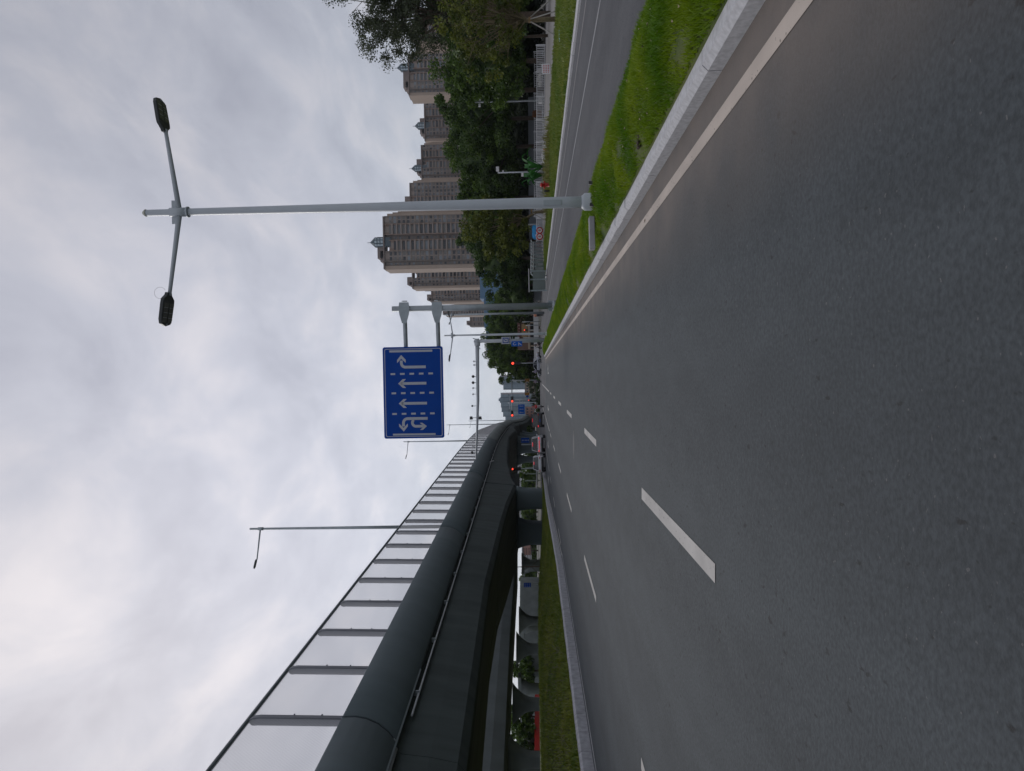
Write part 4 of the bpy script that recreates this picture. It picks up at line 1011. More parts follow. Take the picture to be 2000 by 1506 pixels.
for px, Y, hc, rx, rz_, mt, n, sd_, lb in ficus:
    tree('bushy_tree', gp(px, Y), hc, 0, rx, rz_, mt, int(n * 1.5), .27, lb, 85, sd_, .3, group=RG, lump=.38, hollow=.5, branches=8, clr=.24, core=.62)
# second darker rank that closes the gaps below the crowns
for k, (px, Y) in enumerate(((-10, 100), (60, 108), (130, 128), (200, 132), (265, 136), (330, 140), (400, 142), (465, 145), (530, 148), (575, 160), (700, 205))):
    tree('understorey_tree', gp(px, Y), 3.6, 0, 6.0, 3.4, leaf_shaded, 9000, .42, ['lowest dark bushy tree at the right frame edge', 'dark understorey tree behind the nearest staked tree', 'dark understorey tree behind the notice board', 'dark understorey tree behind the thin white pole', 'dark understorey tree behind the middle of the white railing', 'dark understorey tree behind the broad leafed plant', 'dark understorey tree behind the near lamp post', 'dark understorey tree behind the red ring signs', 'dark understorey tree behind the glass parapet', 'dark understorey tree behind the glass booth', 'dark understorey tree behind the camera mast'][k], 70, 60 + k, .25, group='dark understorey trees behind the railing', lump=.25, hollow=.2, branches=6, clr=.3, core=.7)
# orange-brown dead frond
q = P(1046, 222, 104); mb = MB(); [mb.add([q + Vector((random.uniform(-.5, .5), random.uniform(-.3, .3), random.uniform(-.9, .5))) for _ in range(3)], [(0, 1, 2)]) for _ in range(160)]
tag(mb.build('dead_foliage', mat('dead leaves', (.22, .10, .05), .9)), 'clump of brown dead foliage hanging over the white railing', 'dead foliage')
# trees seen under the viaduct
LG_ = 'small trees beyond the viaduct'
for k, (px, Y, hc, rx, rz_, lb) in enumerate(((1310, 150, 3.4, 3.4, 2.2, 'tree seen under the viaduct left of the red hoarding end'), (1400, 130, 3.6, 3.6, 2.4, 'tree seen under the viaduct above the middle of the red hoarding'), (1445, 125, 3.0, 3.2, 2.2, 'tree seen under the viaduct near the left frame edge'), (1505, 120, 3.0, 3.2, 2.2, 'tree at the extreme left under the viaduct'),
        (1075, 260, 3.2, 6.5, 2.6, 'tree behind the pink houses under the viaduct'), (1130, 230, 3.0, 5, 2.2, 'tree behind the slim sign under the viaduct'), (945, 270, 3.2, 8, 3.0, 'tree right of the first pier behind the white posts'), (1000, 260, 3.2, 7, 2.8, 'tree seen between the first two pier shafts'), (905, 300, 3.0, 9, 3.2, 'tree line piece beyond the waiting silver car'), (870, 320, 2.6, 8, 2.6, 'tree line piece in the gap beyond the grey car'))):
    q = gp(px, Y); tree('bushy_tree', q, hc, 0, rx, rz_, leaf_mid, 5000, .34 if Y < 200 else .5, lb, 45, 90 + k, .2, group=LG_, lump=.4, hollow=.3, branches=7, clr=.26)
# young trees held by stakes on the median
for px, Y, lb in ((1107, 66, 'bare young tree with slanting stakes on the median lawn'),):
    q = P(1050, px, Y); q.z = gz(q.x) + .28; e = empty('staked_sapling', q, lb, 'sapling')
    MB().tube([(0, 0, 0), (.02, 0, 1.1), (0, 0, 2.6)], [.07, .06, .03], 8).build('trunk', bark, e)
    for dx in (-1.35, 1.35): MB().tube([(dx, 0, 0), (0, 0, 1.35)], .025, 6).build('stake', mat('old stake', (.12, .10, .08), .9), e)
# ================================================================== TOWERS
tw = mat('tower brick beige', (.30, .21, .165), .85, 0, .08, .2); tw2 = mat('tower grey render', (.215, .175, .15), .85, 0, .06, .2); twl = mat('tower pale edge', (.44, .34, .27), .8, 0, .04, .1)
wing = mat('tower window', (.035, .037, .042), .25, 0, .5, .3, col2=(.17, .18, .20), spec=.7); balc = mat('tower balcony', (.31, .25, .215), .8, 0, .06, .3); lantm = mat('lantern glass', (.48, .56, .60), .25, .2, .1, 1)
lantd = mat('lantern frame', (.07, .10, .12), .5)
WIN = {}
WV = [wing, mat('tower window dark', (.02, .02, .024), .2, var=.2), mat('tower window pale', (.20, .225, .25), .3, var=.2), mat('tower curtained window', (.16, .15, .14), .5, var=.2)]
def win_mesh(wd, hg, v=0):
    k = (round(wd, 1), round(hg, 1), v)
    if k not in WIN:
        mb = MB(); mb.box((0, 0, 0), (wd, .16, hg)); me = mb.build('window', WV[v]).data; o = [q for q in bpy.data.objects if q.data == me][0]; bpy.data.objects.remove(o); WIN[k] = me
    return WIN[k]
def tower(pl_, pr2, xt, Y, label, lantern=True, side=-1, fl=3.0, base=-6, bays=None, steps=True, ycorner=None):
    """pl_, pr2: photo y of its left and right edges (left is larger), xt: photo x of the roof"""
    A = P(xt, pl_, Y); B = P(xt, pr2, Y); Wd = B.x - A.x; Ht = A.z - base; cx_ = (A.x + B.x) / 2
    e = empty('apartment_tower', (cx_, Y, base), label, 'apartment tower', 'beige apartment towers beyond the trees')
    dep = 18.0; nf = int(Ht / fl)
    # bays across the front: widths as fractions, depth offset, kind
    if bays is None: bays = [(.07, 0, 'edge'), (.08, 1.2, 'slot'), (.20, 0, 'grid'), (.20, .8, 'balc'), (.10, 2.2, 'slot'), (.20, .8, 'balc'), (.15, 0, 'grid')]
    tot = sum(q[0] for q in bays); x = -Wd / 2; wn = []; mbw = MB(); mbe = MB(); mbs = MB()
    for fr, dp, kd in bays:
        ww = Wd * fr / tot; top = Ht - (fl * random.choice((0, 0, 1)) if kd == 'balc' and steps else 0)
        tgt = mbe if kd == 'edge' else (mbs if kd in ('grid', 'slot') else mbw)
        mbb = MB()
        if kd in ('grid', 'balc'): mbb.box((x + ww / 2, dp + .12, top / 2), (ww * .5, .30, top - 1))
        tgt.box((x + ww / 2, dp + dep / 2, top / 2), (ww - .02, dep, top))
        for f in range(nf):
            zc = f * fl + 1.6
            if zc > top - 2: continue
            if kd == 'grid':
                for q in (.27, .73): wn.append((x + ww * q, dp, zc, ww * .34, 1.7))
                mbb.box((x + ww / 2, dp - .15, f * fl + .25), (ww, .5, .35))
            elif kd == 'balc':
                wn.append((x + ww / 2, dp, zc + .3, ww * .8, 1.7)); mbb.box((x + ww / 2, dp - .6, f * fl + .5), (ww * .92, 1.3, .9 if (f + int(ww)) % 5 else 1.2))
            elif kd == 'slot': wn.append((x + ww / 2, dp, zc, ww * .5, 1.3))
        if mbb.v: mbb.build('balcony_column', balc, e)
        if kd == 'balc':
            for xx in (x + .15, x + ww - .15): mbw.box((xx, dp - .5, top / 2), (.5, 1.4, top))
        x += ww
    mbw.build('wall', tw, e); mbs.build('wall', tw2, e); mbe.build('edge_wall', twl, e) if mbe.v else None
    # returned side, lighter, stepping back
    sx = side * Wd / 2
    mb = MB()
    for k in range(3): mb.box((-side * (Wd / 2 + .8 + k * 1.6), 5 + k * 3.5, (Ht - 2 - 3 * k) / 2), (1.6, 9, Ht - 2 - 3 * k))
    mb.build('side_wall', twl, e)
    wn.sort(key=lambda q: -q[2]); rest = MB(); rs_ = [MB() for _ in WV]
    for i, (wx, wy, wz, ww, wh) in enumerate(wn):
        if i < 100:
            o = bpy.data.objects.new('window', win_mesh(ww, wh, random.choice((0, 0, 1, 1, 2, 3)))); COL.objects.link(o); o.parent = e; o.location = (wx, wy - .04, wz)
        else: random.choice((rs_[0], rs_[0], rs_[1], rs_[1], rs_[2], rs_[3])).box((wx, wy - .04, wz), (round(ww, 1), .16, wh))
    rest = MB(); mids = []
    for v_, r_ in enumerate(rs_): rest.add(r_.v, r_.f); mids += [v_] * len(r_.f)
    if rest.v:
        wo = rest.build('windows', None, e); tag(wo, kind='stuff')
        for m_ in WV: wo.data.materials.append(m_)
        wo.data.polygons.foreach_set('material_index', mids)
    mb = MB(); mb.box((0, 5, Ht + .4), (Wd * .98, 12, .8)); mb.box((-Wd * .08, 6, Ht + 2.6), (Wd * .40, 9, 5)); mb.box((-Wd * .24, 6, Ht + 1.6), (Wd * .2, 9, 3.2)); mb.build('roof_block', mat('tower roof block', (.24, .19, .17), .85), e)
    if lantern:
        mb = MB(); c = (0 if lantern is True else lantern * Wd); mb.box((c, 2.2, Ht - 1.5), (Wd * .17, 3.5, 5)); mb.build('lantern_base', lantd, e)
        h0 = Ht + 1; r = Wd * .088
        mb = MB(); mb.loft([[(c + r * math.cos(a), 2 + r * math.sin(a), h0) for a in [k * math.pi / 4 + math.pi / 8 for k in range(8)]], [(c + r * math.cos(a), 2 + r * math.sin(a), h0 + 5.6) for a in [k * math.pi / 4 + math.pi / 8 for k in range(8)]]]); l_ = mb.build('lantern', lantm, e)
        mb = MB(); mb.loft([[(c + r * 1.1 * math.cos(a), 2 + r * 1.1 * math.sin(a), h0 + 5.6) for a in [k * math.pi / 4 + math.pi / 8 for k in range(8)]], [(c + .15 * math.cos(a), 2 + .15 * math.sin(a), h0 + 9.0) for a in [k * math.pi / 4 + math.pi / 8 for k in range(8)]]]); mb.tube([(c, 2, h0 + 8.8), (c, 2, h0 + 10.8)], .2, 6)
        for a in [k * math.pi / 4 + math.pi / 8 for k in range(8)]: mb.box((c + r * math.cos(a), 2 + r * math.sin(a), h0 + 2.8), (.6, .6, 5.7))
        for z_ in (h0 + 1.8, h0 + 3.8): mb.box((c, 2 - r, z_), (r * 1.5, .4, .5))
        mb.build('lantern_roof', lantd, e)
    return e
tower(527, 422, 752, 490, 'tallest nearest beige apartment tower, left of the near lamp post', lantern=.02)
tower(564, 526, 807, 610, 'beige tower just left of the tallest one', lantern=.48, bays=[(.12, 0, 'edge'), (.16, 1, 'slot'), (.28, 0, 'grid'), (.34, .6, 'balc'), (.1, 2, 'slot')])
tower(592, 564, 844, 720, 'third beige tower left of the tallest one', lantern=.45, bays=[(.12, 0, 'edge'), (.16, 1, 'slot'), (.3, 0, 'grid'), (.4, .6, 'balc')])
tower(618, 600, 873, 850, 'narrow beige tower seen just left of the blue sign pole', lantern=False, bays=[(.25, 0, 'edge'), (.35, 0, 'grid'), (.4, .6, 'balc')])
tower(638, 619, 919, 950, 'lowest plain brown stepped tower at the left end of the row', lantern=False, bays=[(.5, 0, 'slot'), (.5, 1, 'balc')])
tower(424, 357, 803, 600, 'beige tower directly behind the near lamp post', lantern=False, bays=[(.06, 0, 'edge'), (.22, .5, 'balc'), (.08, 2, 'slot'), (.24, .8, 'balc'), (.2, 0, 'grid'), (.2, 0, 'grid')])
tower(353, 283, 825, 655, 'beige tower with a glass lantern right of the near lamp post', lantern=-.14)
tower(276, 201, 831, 680, 'beige tower with a small lantern rising above the middle of the tree row', lantern=-.08)
tower(187, 106, 800, 590, 'rightmost beige tower beside the feathery tree', lantern=.2)
tower(86, 20, 812, 620, 'beige tower mostly hidden behind the feathery tree', lantern=False)
# flat blue building
bl = empty('blue_building', P(1000, 606, 400), 'flat roofed plain blue building behind the trees, left of the towers', 'building'); off = bl.location
blm = mat('pale blue cladding', (.10, .20, .32), .5, 0, .05, .05)
for ya, yb, xt in ((584, 528, 938), (640, 584, 946), (684, 640, 950)):
    A = P(xt, ya, 400); B = P(xt, yb, 400); MB().box(((A.x + B.x) / 2 - off.x, 8 if ya == 640 else (7 if ya > 640 else 6.5), (A.z - 4) / 2 - off.z), (B.x - A.x, 16, A.z + 4)).build('wall', blm, bl)
# far glass towers
def ftower(ya, yb, tops, Y, label, cat='tower'):
    A = P(1000, ya, Y); B = P(1000, yb, Y); e = empty('glass_tower', ((A.x + B.x) / 2, Y, -5), label, cat, 'blue grey towers on the horizon')
    gm = mat('far tower hazed glass', (.20, .275, .33), .4, 0, .15, .06, stretch=(1, 1, .1)); gs = mat('far tower strip', (.36, .335, .35), .7)  # distance haze is put into the glass colour
    n = len(tops); wd_ = (B.x - A.x) / n; mb = MB(); mf = MB()
    for k, xt in enumerate(tops):
        h = P(xt, ya, Y).z + 5; x = A.x - e.location.x + wd_ * (k + .5)
        mb.box((x, 8 + (k % 2) * 5, h / 2), (wd_ - .02, 16, h)); mf.box((x - wd_ / 2, 7.7 + (k % 2) * 2 - 8, h / 2), (wd_ * .24, .8, h))
        for f in range(3, int(h / 3.3), 3): mf.box((x, (k % 2) * 2 - .1, f * 3.3), (wd_ * .9, .3, .4))
    mb.build('facade', gm, e); mf.build('fins', mat('far tower fin', (.10, .15, .185), .6), e)
    A2 = P(tops[-1], yb, Y); MB().box((B.x - e.location.x - wd_ * .18, -1.2, (A2.z + 5) / 2), (wd_ * .34, 1.5, A2.z + 5 - .5)).build('stair_strip', gs, e)
    kq = tops.index(min(tops)); MB().box((A.x - e.location.x + wd_ * (kq + .5), 8, P(min(tops), ya, Y).z + 6), (wd_ * .6, 6, 3)).build('roof_block', gm, e)
ftower(760, 732, (983, 980, 978), 1500, 'blue grey tower on the horizon right of the gap')
ftower(831, 767, (991, 987, 983, 980, 979, 977, 979), 1500, 'wide blue grey stepped tower block on the horizon above the blue lane sign')
ftower(718.5, 701, (976, 977), 1500, 'blue grey tower half hidden behind the end of the tree row')
# ================================================================== LOW BUILDINGS
sh = empty('shop_building', P(1046, 637, 172), 'low brown shop building with dark openings and lettered boards', 'shop'); off = sh.location; off_z = sh.location.z
brw = mat('brown render', (.16, .10, .075), .8); tan = mat('tan stone', (.42, .34, .26), .8); dark = mat('dark opening', (.02, .02, .022), .6)
MB().box((0, 4, 2.0), (10.5, 8, 4.4)).build('wall', brw, sh)
for x_ in (-4.6, -2.8, -1.0, .8, 2.6, 4.4): MB().box((x_, -.6, .3), (.4, .5, 1.9)).build('column', tan, sh)
MB().box((0, -.5, 1.55), (10.6, 1.0, .5)).build('lintel', tan, sh)
MB().box((0, -.1, .2), (10.3, .3, 1.9)).build('opening', dark, sh)
MB().box((-1.0, -.15, 2.6), (3.0, .3, 1.3)).build('sign_board', mat('gold board', (.32, .22, .10), .6), sh)
MB().box((-.5, -.2, 3.8), (7, .4, .55)).build('sign_board', mat('dark red board', (.12, .03, .025), .6), sh)
mb = MB()
for k in range(9): mb.box((-3.3 + k * .7, -.42, 3.8), (.36, .05, .08)); mb.box((-3.3 + k * .7, -.43, 3.8), (.08, .05, .36))
mb.build('lettering', tan, sh)
MB().box((3.6, -.6, 2.6), (1.5, .2, 2.0)).build('sign_board', mat('poster board', (.42, .45, .55), .6), sh)
mb = MB(); [mb.box((3.2 + .25 * k, -.72, 2.4 + .3 * (k % 3)), (.16, .03, .3)) for k in range(4)]; mb.build('lettering', blue, sh)
for px, xt in ((628, 1020), (635, 1027), (668, 1010), (659, 1022)):
    a = P(1058, px, 142); t_ = P(xt, px, 142); a.z = 0
    tag(MB().tube([a, Vector((a.x, a.y, t_.z))], .07, 8).build('post', galv), {628: 'thin grey post in front of the gold board of the shop', 635: 'short grey post right of the small red signal', 668: 'tall thin post left of the camera mast pole', 659: 'thin post between the lamp pole and the camera mast'}[px], 'post')
# buildings on the left, far beyond the median
wb = mat('white building', (.62, .62, .64), .7, 0, .05, .1); gb = mat('grey building', (.38, .38, .40), .7, 0, .05, .1); pk = mat('pink brick', (.42, .24, .20), .8)
def lowb(ya, yb, xt, xb, Y, mt, label, nw=6, nfl=2):
    A = P(xt, ya, Y); B = P(xb, yb, Y); e = empty('low_building', ((A.x + B.x) / 2, Y, B.z), label, 'building', 'low buildings beyond the median')
    Wd = B.x - A.x; Ht = A.z - B.z
    MB().box((0, 6, Ht / 2), (Wd, 12, Ht)).build('wall', mt, e); MB().box((0, 5.8, Ht + .15), (Wd + .6, 12.8, .3)).build('roof', gb, e)
    for f in range(nfl):
        for k in range(nw): MB().box((-Wd / 2 + Wd * (k + .5) / nw, -.03, Ht * (f + .55) / nfl), (Wd / nw * .55, .1, Ht / nfl * .4)).build('window', wing, e)
lowb(958, 924, 1011, 1026, 330, wb, 'long white two storey building seen right of the first pier', 8, 2)
lowb(924, 905, 1004, 1026, 380, gb, 'pale grey block behind the red arrow signal', 5, 3)
lowb(1022, 1006, 1011, 1030, 330, wb, 'white building seen between the two pier shafts', 5, 3)
lowb(1084, 1070, 1021, 1036, 240, pk, 'pink brick house under the viaduct', 5, 3)
lowb(1095, 1084, 1024, 1038, 240, wb, 'white and grey house beside the pink brick one', 4, 3)
lowb(1330, 1290, 1020, 1050, 220, tan, 'tan house behind the trees under the viaduct', 4, 3)
lowb(1470, 1420, 1024, 1052, 200, gb, 'grey house behind the red hoarding', 6, 2)
for k, y_ in enumerate((913, 925, 938.5, 953)):
    Y_ = 160; b0 = P(1050, y_, Y_); t_ = P(1026, y_, Y_)
    tag(MB().tube([Vector((b0.x, Y_, 0)), Vector((b0.x, Y_, t_.z))], .11, 8).build('pergola_post', mat('pale green post', (.42, .50, .42), .6)), ['white green post right next to the red arrow signal', 'second white green post left of the red arrow signal', 'third white green post left of the red arrow signal', 'last white green post just before the first pier'][k], 'post', 'pale posts beyond the median')
A = P(1048, 956, 160); B = P(1049, 905, 160)
tag(MB().tube([A, B], .16, 8).build('guard_rail', wb), 'pale low rail running behind the white green posts', 'rail')
# red hoarding
A = P(1050, 1466, 118); B = P(1050, 1336, 140); n = 12; e = empty('hoarding', (A + B) / 2, 'long red roadside hoarding seen under the viaduct', 'hoarding'); off = e.location
for i in range(n):
    p = A.lerp(B, (i + .02) / n) - off; q = A.lerp(B, (i + .98) / n) - off
    MB().loft([[p + Vector((0, 0, -.45)), p + Vector((0, .1, -.45)), p + Vector((0, .1, .55)), p + Vector((0, 0, .55))], [q + Vector((0, 0, -.45)), q + Vector((0, .1, -.45)), q + Vector((0, .1, .45)), q + Vector((0, 0, .45))]]).build('panel', redm, e)
# slim blue sign by the car park
b0 = P(1050, 1142.5, 105); b0.z = 1.3; e = empty('car_park_sign', b0, 'small dark blue sign standing beyond the lawn under the viaduct', 'sign')
c = P(1030, 1142.5, 105) - b0; MB().box((0, 0, c.z), (.62, .1, 1.0)).build('panel', blue, e); MB().tube([(0, .1, -1), (0, .1, c.z)], .05, 8).build('post', galv, e)
mb = MB(); [mb.box((-.15 + .3 * i, -.07, c.z - .3 + .3 * j), (.16, .02, .05)) for i in range(2) for j in range(3)]; mb.build('characters', signw, e)
# low hedge past the junction
mb = MB(); V, cc, cs = crown_mesh(6.5, 1.0, .55, 5000, .16, 50, 5, .2, .1, clr=.12); c = P(1048, 773, 170); V = V.reshape(-1, 3) + np.array([c.x, c.y, .5])
tag(raw_mesh('hedge', V, np.arange(len(V)).reshape(-1, 4), leaf_dark), 'low dark hedge on the island past the junction', 'hedge')
V, cc, cs = crown_mesh(11, 3, 1.8, 6000, .3, 60, 6, .3, .1, clr=.15); c = P(1040, 752, 230); V = V.reshape(-1, 3) + np.array([c.x, c.y, 1.6])
tag(raw_mesh('hedge', V, np.arange(len(V)).reshape(-1, 4), leaf_pale), 'taller olive hedge below the far glass towers', 'hedge')
V, cc, cs = crown_mesh(85, 6, 7, 15000, 1.3, 160, 8, .3, .1, clr=.10); V = V.reshape(-1, 3) + np.array([-125, 430, 2.0])
tag(raw_mesh('distant_trees', V, np.arange(len(V)).reshape(-1, 4), leaf_mid), kind='stuff')
V, cc, cs = crown_mesh(110, 6, 8, 14000, 1.2, 140, 9, .3, .1, clr=.10); V = V.reshape(-1, 3) + np.array([-210, 330, 3.5])
tag(raw_mesh('distant_trees', V, np.arange(len(V)).reshape(-1, 4), leaf_mid), kind='stuff')
V, cc, cs = crown_mesh(90, 6, 9, 12000, 1.2, 140, 10, .3, .1, clr=.12); V = V.reshape(-1, 3) + np.array([130, 260, 4])
tag(raw_mesh('distant_trees', V, np.arange(len(V)).reshape(-1, 4), leaf_dark), kind='stuff')
q = P(1046, 786, 225); q.z = -.1
copy_tree(lampA, q, label='tiny far double arm lamp beside the small far blue lane sign', group='', scale=(1.3, 1.3, 1.15))
lowb(836, 796, 1027, 1043, 420, pk, 'low pinkish building at the foot of the wide far towers', 7, 2)
lowb(768, 733, 1026, 1043, 400, tan, 'low tan building at the foot of the right hand far tower', 6, 2)
q = P(1030, 774, 188); e = empty('round_sign', q, 'tiny round blue sign beside the striped marker boards', 'sign')
MB().prism(ring_pts((0, 0), .34), .04, XZat((0, 0, 0))).build('disc', blue, e); MB().tube([(0, .1, -2.4), (0, .1, .2)], .05, 6).build('post', galv, e)
# ================================================================== VEHICLES
def car(loc, rz, Lc, Wc, Hc_, color, label, lit=True, bar=False, suv=True, name='parked_car'):
    e = empty('car', loc, label, 'car', 'cars waiting at the junction', rz)
    pm_ = mat(label[:20] + ' paint', color, .35, 0, 0, coat=.4)
    hw = Wc / 2; belt = Hc_ * .58
    def sec(y, w_, z0, z1, r=.10): return [(-w_ + r, y, z0), (w_ - r, y, z0), (w_, y, z0 + r), (w_, y, z1 - r * 1.3), (w_ - r, y, z1), (-w_ + r, y, z1), (-w_, y, z1 - r * 1.3), (-w_, y, z0 + r)]
    yr = -Lc / 2; st = [(0, .90, .38, belt - .12), (.06, .97, .30, belt - .02), (.35, 1, .26, belt), (Lc * .3, 1, .24, belt + .01), (Lc * .62, 1, .24, belt - .02), (Lc * .82, .99, .25, belt - .12), (Lc * .95, .94, .28, belt - .24), (Lc, .82, .36, belt - .38)]
    MB().loft([sec(yr + a, hw * b, c, d_) for a, b, c, d_ in st], smooth=False).build('body', pm_, e, bevel=.05)
    y0 = .12 if suv else .55; y1 = Lc * .70
    def cab(y, wb_, wt, zt): return [(-hw * wb_, y[0], belt - .03), (hw * wb_, y[0], belt - .03), (hw * wt, y[1], zt), (-hw * wt, y[1], zt)]
    # glasshouse as one dark volume, roof skin above it
    q = [(-hw * .93, yr + y0, belt - .04), (hw * .93, yr + y0, belt - .04), (hw * .93, yr + y1, belt - .04), (-hw * .93, yr + y1, belt - .04)]
    t_ = [(-hw * .74, yr + y0 + (.35 if suv else .75), Hc_ - .04), (hw * .74, yr + y0 + (.35 if suv else .75), Hc_ - .04), (hw * .74, yr + y1 - .95, Hc_ - .04), (-hw * .74, yr + y1 - .95, Hc_ - .04)]
    MB().add(q + t_, [(3, 2, 1, 0), (4, 5, 6, 7), (0, 1, 5, 4), (1, 2, 6, 5), (2, 3, 7, 6), (3, 0, 4, 7)]).build('glasshouse', glassd, e, bevel=.03)
    mb = MB(); a, b_ = t_[0], t_[2]
    mb.box(((0), (a[1] + b_[1]) / 2, Hc_ - .02), (hw * 1.56, b_[1] - a[1] + .12, .06))
    for s_ in (-1, 1):
        for (p, r_) in ((q[0], t_[0]), (q[2], t_[2])): mb.tube([(s_ * abs(p[0]) * 1.0, p[1], p[2]), (s_ * abs(r_[0]) * 1.02, r_[1], r_[2])], .045, 6)
        mb.tube([(s_ * hw * .94, yr + Lc * .38, belt - .04), (s_ * hw * .76, yr + Lc * .38, Hc_ - .04)], .04, 6)
    mb.build('roof', pm_, e)
    for s_ in (-1, 1):
        for yy in (yr + Lc * .19, yr + Lc * .81):
            w_ = MB().tube([(s_ * (hw - .20), yy, .33), (s_ * (hw + .01), yy, .33)], .33, 18).build('wheel', rubber, e); MB().tube([(s_ * (hw + .0), yy, .33), (s_ * (hw + .02), yy, .33)], .2, 12).build('rim', galv, w_)
        MB().box((s_ * hw * .80, yr + .03, belt - .16), (hw * .28, .12, .10)).build('tail_light', redlamp if lit is True or lit == s_ else redm, e, bevel=.02)
        MB().box((s_ * (hw + .08), yr + Lc * .62, belt + .06), (.18, .1, .12)).build('mirror', pm_, e, bevel=.02)
        MB().box((s_ * hw * .75, yr + Lc - .08, belt - .45), (hw * .34, .14, .13)).build('headlight', mat('headlight', (.6, .6, .62), .2), e, bevel=.02)
    if bar: MB().box((0, yr + .0, belt - .2), (hw * 1.0, .1, .05)).build('light_bar', redlamp, e)
    if lit: MB().box((0, yr + y0 + .28 + (0 if suv else .4), Hc_ - .09), (.5 if suv else .35, .06, .05)).build('brake_light', redlamp, e)
    MB().box((0, yr - .02, .40), (Wc * .93, .16, .26)).build('bumper', black, e, bevel=.04)
    MB().box((0, yr - .03, belt - .42), (.44, .04, .14)).build('number_plate', mat('green white plate', (.35, .55, .5), .4) if bar else mat('blue plate', (.03, .10, .4), .4), e)
    return e
def rz_at(X): return 0
def road(X, Z, H=0): return T(X, Z, H)
car(road(-10.55, 90), .02, 4.7, 1.86, 1.50, (.74, .75, .78), 'silver saloon waiting leftmost in the turning lane, beside the kerb', suv=False, lit=2)
car(road(-8.45, 92.5), .02, 4.8, 1.90, 1.66, (.70, .71, .74), 'grey car with a red light bar waiting between the silver saloon and the rider', bar=True)
car(road(-6.15, 103), .02, 4.6, 1.95, 1.70, (.05, .05, .055), 'black off road car with one round spare wheel outline, waiting right of the rider', lit=-1)
car(road(1.9, 143), math.radians(62), 4.7, 1.8, 1.5, (.55, .58, .66), 'pale silver car crossing the junction at the right', lit=False, suv=False)
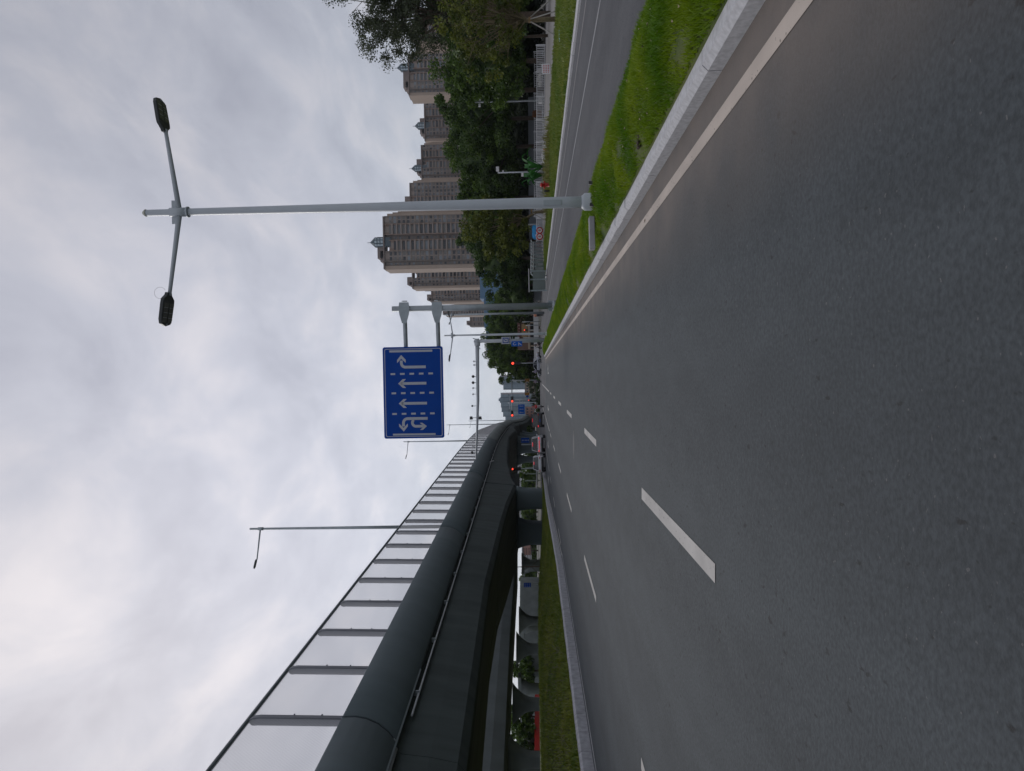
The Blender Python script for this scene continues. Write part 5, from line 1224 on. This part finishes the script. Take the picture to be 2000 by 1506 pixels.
# ================================================================== PEOPLE AND TWO-WHEELERS
def skin(name, verts, edges, radii, mt, par):
    me = bpy.data.meshes.new(name); me.from_pydata(verts, edges, []); o = bpy.data.objects.new(name, me); COL.objects.link(o); o.parent = par
    md = o.modifiers.new('skin', 'SKIN'); md.use_smooth_shade = True
    for i, r in enumerate(radii): me.skin_vertices[0].data[i].radius = (r, r)
    me.skin_vertices[0].data[0].use_root = True
    s = o.modifiers.new('sub', 'SUBSURF'); s.levels = 1; s.render_levels = 1; me.materials.append(mt); return o
skinm = mat('skin', (.38, .22, .16), .6, var=.05)
def person(loc, rz, pose, shirt, trousers, label, hair=(.015, .012, .01), helmet=None):
    e = empty('person', loc, label, 'person', None, rz)
    if pose == 'ride':
        pelvis, chest, neck, head = (0, -.15, .80), (0, -.08, 1.15), (0, -.05, 1.33), (0, -.02, 1.50)
        sh_ = [(s_ * .19, -.06, 1.27) for s_ in (-1, 1)]; el = [(s_ * .27, .12, 1.07) for s_ in (-1, 1)]; ha = [(s_ * .26, .38, 1.06) for s_ in (-1, 1)]
        hp = [(s_ * .11, -.15, .78) for s_ in (-1, 1)]; kn = [(s_ * .20, .25, .72) for s_ in (-1, 1)]; an = [(s_ * .17, .18, .34) for s_ in (-1, 1)]; ft = [(s_ * .17, .32, .29) for s_ in (-1, 1)]
    else:
        k = .16
        pelvis, chest, neck, head = (0, 0, .92), (0, .02, 1.22), (0, .03, 1.42), (0, .04, 1.57)
        sh_ = [(s_ * .18, .02, 1.35) for s_ in (-1, 1)]; el = [(s_ * .23, s_ * .08, 1.08) for s_ in (-1, 1)]; ha = [(s_ * .24, s_ * .18 + .05, .86) for s_ in (-1, 1)]
        hp = [(s_ * .10, 0, .88) for s_ in (-1, 1)]; kn = [(s_ * .11, s_ * k * .6 + .04, .48) for s_ in (-1, 1)]; an = [(s_ * .11, s_ * k - .02, .08) for s_ in (-1, 1)]; ft = [(s_ * .12, s_ * k + .14, .04) for s_ in (-1, 1)]
    top = (head[0], head[1], head[2] + .11); nose = (head[0], head[1] + .10, head[2] - .01)
    V = [pelvis, chest, neck, head, top] + sh_ + el + ha + hp + kn + an + ft
    E = [(0, 1), (1, 2), (2, 3), (3, 4), (1, 5), (1, 6), (5, 7), (6, 8), (7, 9), (8, 10), (0, 11), (0, 12), (11, 13), (12, 14), (13, 15), (14, 16), (15, 17), (16, 18)]
    R_ = [.13, .13, .055, .085, .06, .06, .06, .04, .04, .032, .032, .09, .09, .058, .058, .04, .04, .035, .035]
    for s_ in range(2):          # fingers and thumb
        hbx = len(V); h = Vector((ha[s_])); dr = (h - Vector(el[s_])).normalized()
        for q in range(4): V.append(tuple(h + dr * (.07 + .01 * (q in (1, 2))) + Vector(((q - 1.5) * .017, 0, -.01)))); E.append((9 + s_, hbx + q)); R_.append(.009)
        V.append(tuple(h + dr * .03 + Vector((-.03 if s_ else .03, .02, 0)))); E.append((9 + s_, hbx + 4)); R_.append(.010)
    skin('body', V, E, R_, skinm, e)
    m1 = mat('cloth %s' % (shirt,), shirt, .8, var=.1); m2 = mat('cloth %s' % (trousers,), trousers, .85, var=.1)
    skin('shirt', [V[0], V[1], (neck[0], neck[1], neck[2] - .06), V[5], V[6], V[7], V[8]], [(0, 1), (1, 2), (1, 3), (1, 4), (3, 5), (4, 6)], [.15, .165, .08, .085, .085, .062, .062], m1, e)
    skin('trousers', [V[0], V[11], V[12], V[13], V[14], V[15], V[16]], [(0, 1), (0, 2), (1, 3), (2, 4), (3, 5), (4, 6)], [.145, .11, .11, .078, .078, .055, .055], m2, e)
    for s_ in range(2): MB().tube([an[s_], ft[s_]], [.05, .045], 8).build('shoe', black, e)
    bm = bmesh.new(); bmesh.ops.create_uvsphere(bm, u_segments=12, v_segments=8, radius=.125 if helmet else .108)
    mb = MB(); mb.add([Vector((v.co.x * .9, v.co.y - .02, v.co.z * 1.05)) + Vector(head) + Vector((0, -.01, .05)) for v in bm.verts], [[v.index for v in f.verts] for f in bm.faces], True); bm.free()
    mb.build('helmet' if helmet else 'hair', mat('helmet %s' % (helmet,), helmet, .3) if helmet else mat('hair', hair, .8), e)
    MB().tube([Vector(head) + Vector((0, .085, 0)), Vector(head) + Vector((0, .115, -.015))], [.015, .012], 6).build('nose', skinm, e)
    mb = MB(); [mb.box(Vector(head) + Vector((s_ * .032, .098, .02)), (.022, .01, .012)) for s_ in (-1, 1)]; mb.box(Vector(head) + Vector((0, .095, -.055)), (.045, .01, .01)); mb.build('face_features', black, e)
    return e
def scooter(loc, rz, color, label):
    e = empty('scooter', loc, label, 'scooter', 'scooters at the junction', rz); pmn = mat('scooter %s' % (color,), color, .35, coat=.4, var=0)
    for yy in (-.58, .62):
        w_ = MB().tube([(-.05, yy, .23), (.05, yy, .23)], .23, 18).build('wheel', rubber, e); MB().tube([(-.055, yy, .23), (.055, yy, .23)], .12, 10).build('hub', galv, w_)
    prof = [(-.85, .55), (-.8, .74), (-.1, .74), (.02, .62), (.1, .34), (.38, .32), (.47, .9), (.56, .92), (.62, .5), (.5, .22), (-.25, .2), (-.45, .42)]
    Mx = Matrix(((0, 0, 1, -.11), (1, 0, 0, 0), (0, 1, 0, 0), (0, 0, 0, 1)))
    MB().prism(prof, .22, Mx).build('body', pmn, e, bevel=.04)
    MB().box((0, -.42, .78), (.26, .72, .09)).build('seat', black, e, bevel=.03)
    MB().tube([(-.32, .42, 1.02), (0, .47, .98), (.32, .42, 1.02)], .018, 8).build('handlebar', black, e)
    MB().tube([(0, .62, .23), (0, .5, .9)], .035, 8).build('fork', galv, e)
    MB().box((0, .60, .80), (.16, .06, .14)).build('headlight', white, e, bevel=.02); MB().box((0, -.86, .66), (.16, .05, .07)).build('tail_light', redm, e)
    for s_ in (-1, 1): MB().tube([(s_ * .3, .44, 1.03), (s_ * .34, .44, 1.18)], .01, 5).build('mirror', black, e)
riders = [(-4.55, 108, .1, (.55, .04, .05), (.5, .5, .5), (.5, .03, .04), (.6, .6, .6), 'rider in a red shirt on a pale scooter in the middle of the road', 'pale scooter ridden by the rider in red'),
          (-8.85, 106.5, .05, (.02, .03, .03), (.30, .18, .15), None, (.12, .12, .13), 'rider in a black top between the grey and the black car', 'dark scooter between the grey and the black car'),
          (5.4, 134, 2.2, (.10, .09, .10), (.5, .4, .36), None, (.05, .05, .05), 'rider in dark clothes at the corner left of the camera mast', 'black scooter at the corner left of the camera mast'),
          (.7, 138, 2.9, (.35, .32, .45), (.05, .05, .06), (.5, .48, .55), (.06, .06, .07), 'rider in a pale lilac top in front of the crossing silver car', 'dark scooter in front of the crossing silver car'),
          (-1.2, 141, 3.0, (.30, .25, .33), (.04, .04, .05), (.05, .05, .06), (.03, .03, .03), 'rider in a mauve top coming towards the camera at the far stop line', 'black scooter coming towards the camera at the far stop line')]
for X, Z, rz, shc, trc, hl, sc, lb1, lb2 in riders:
    scooter(road(X, Z), rz, sc, lb2); person(road(X, Z), rz, 'ride', shc, trc, lb1, helmet=hl)
person(road(8.9, 110), .2, 'walk', (.62, .26, .16), (.03, .03, .035), 'pedestrian in an orange patterned shirt and black trousers walking beyond the sign pole')
# ================================================================== HAZE
hb_ = MB(); 
o = MB().box((0, 1250, 66.5), (2600, 2700, 149)).build('haze', None); tag(o, kind='stuff')
hm = bpy.data.materials.new('haze'); hm.use_nodes = True; t = hm.node_tree; t.nodes.clear(); oo = t.nodes.new('ShaderNodeOutputMaterial'); pv = t.nodes.new('ShaderNodeVolumePrincipled')
pv.inputs['Color'].default_value = (.80, .86, .93, 1); pv.inputs['Density'].default_value = .00011; t.links.new(pv.outputs[0], oo.inputs['Volume']); o.data.materials.append(hm); o.display_type = 'WIRE'
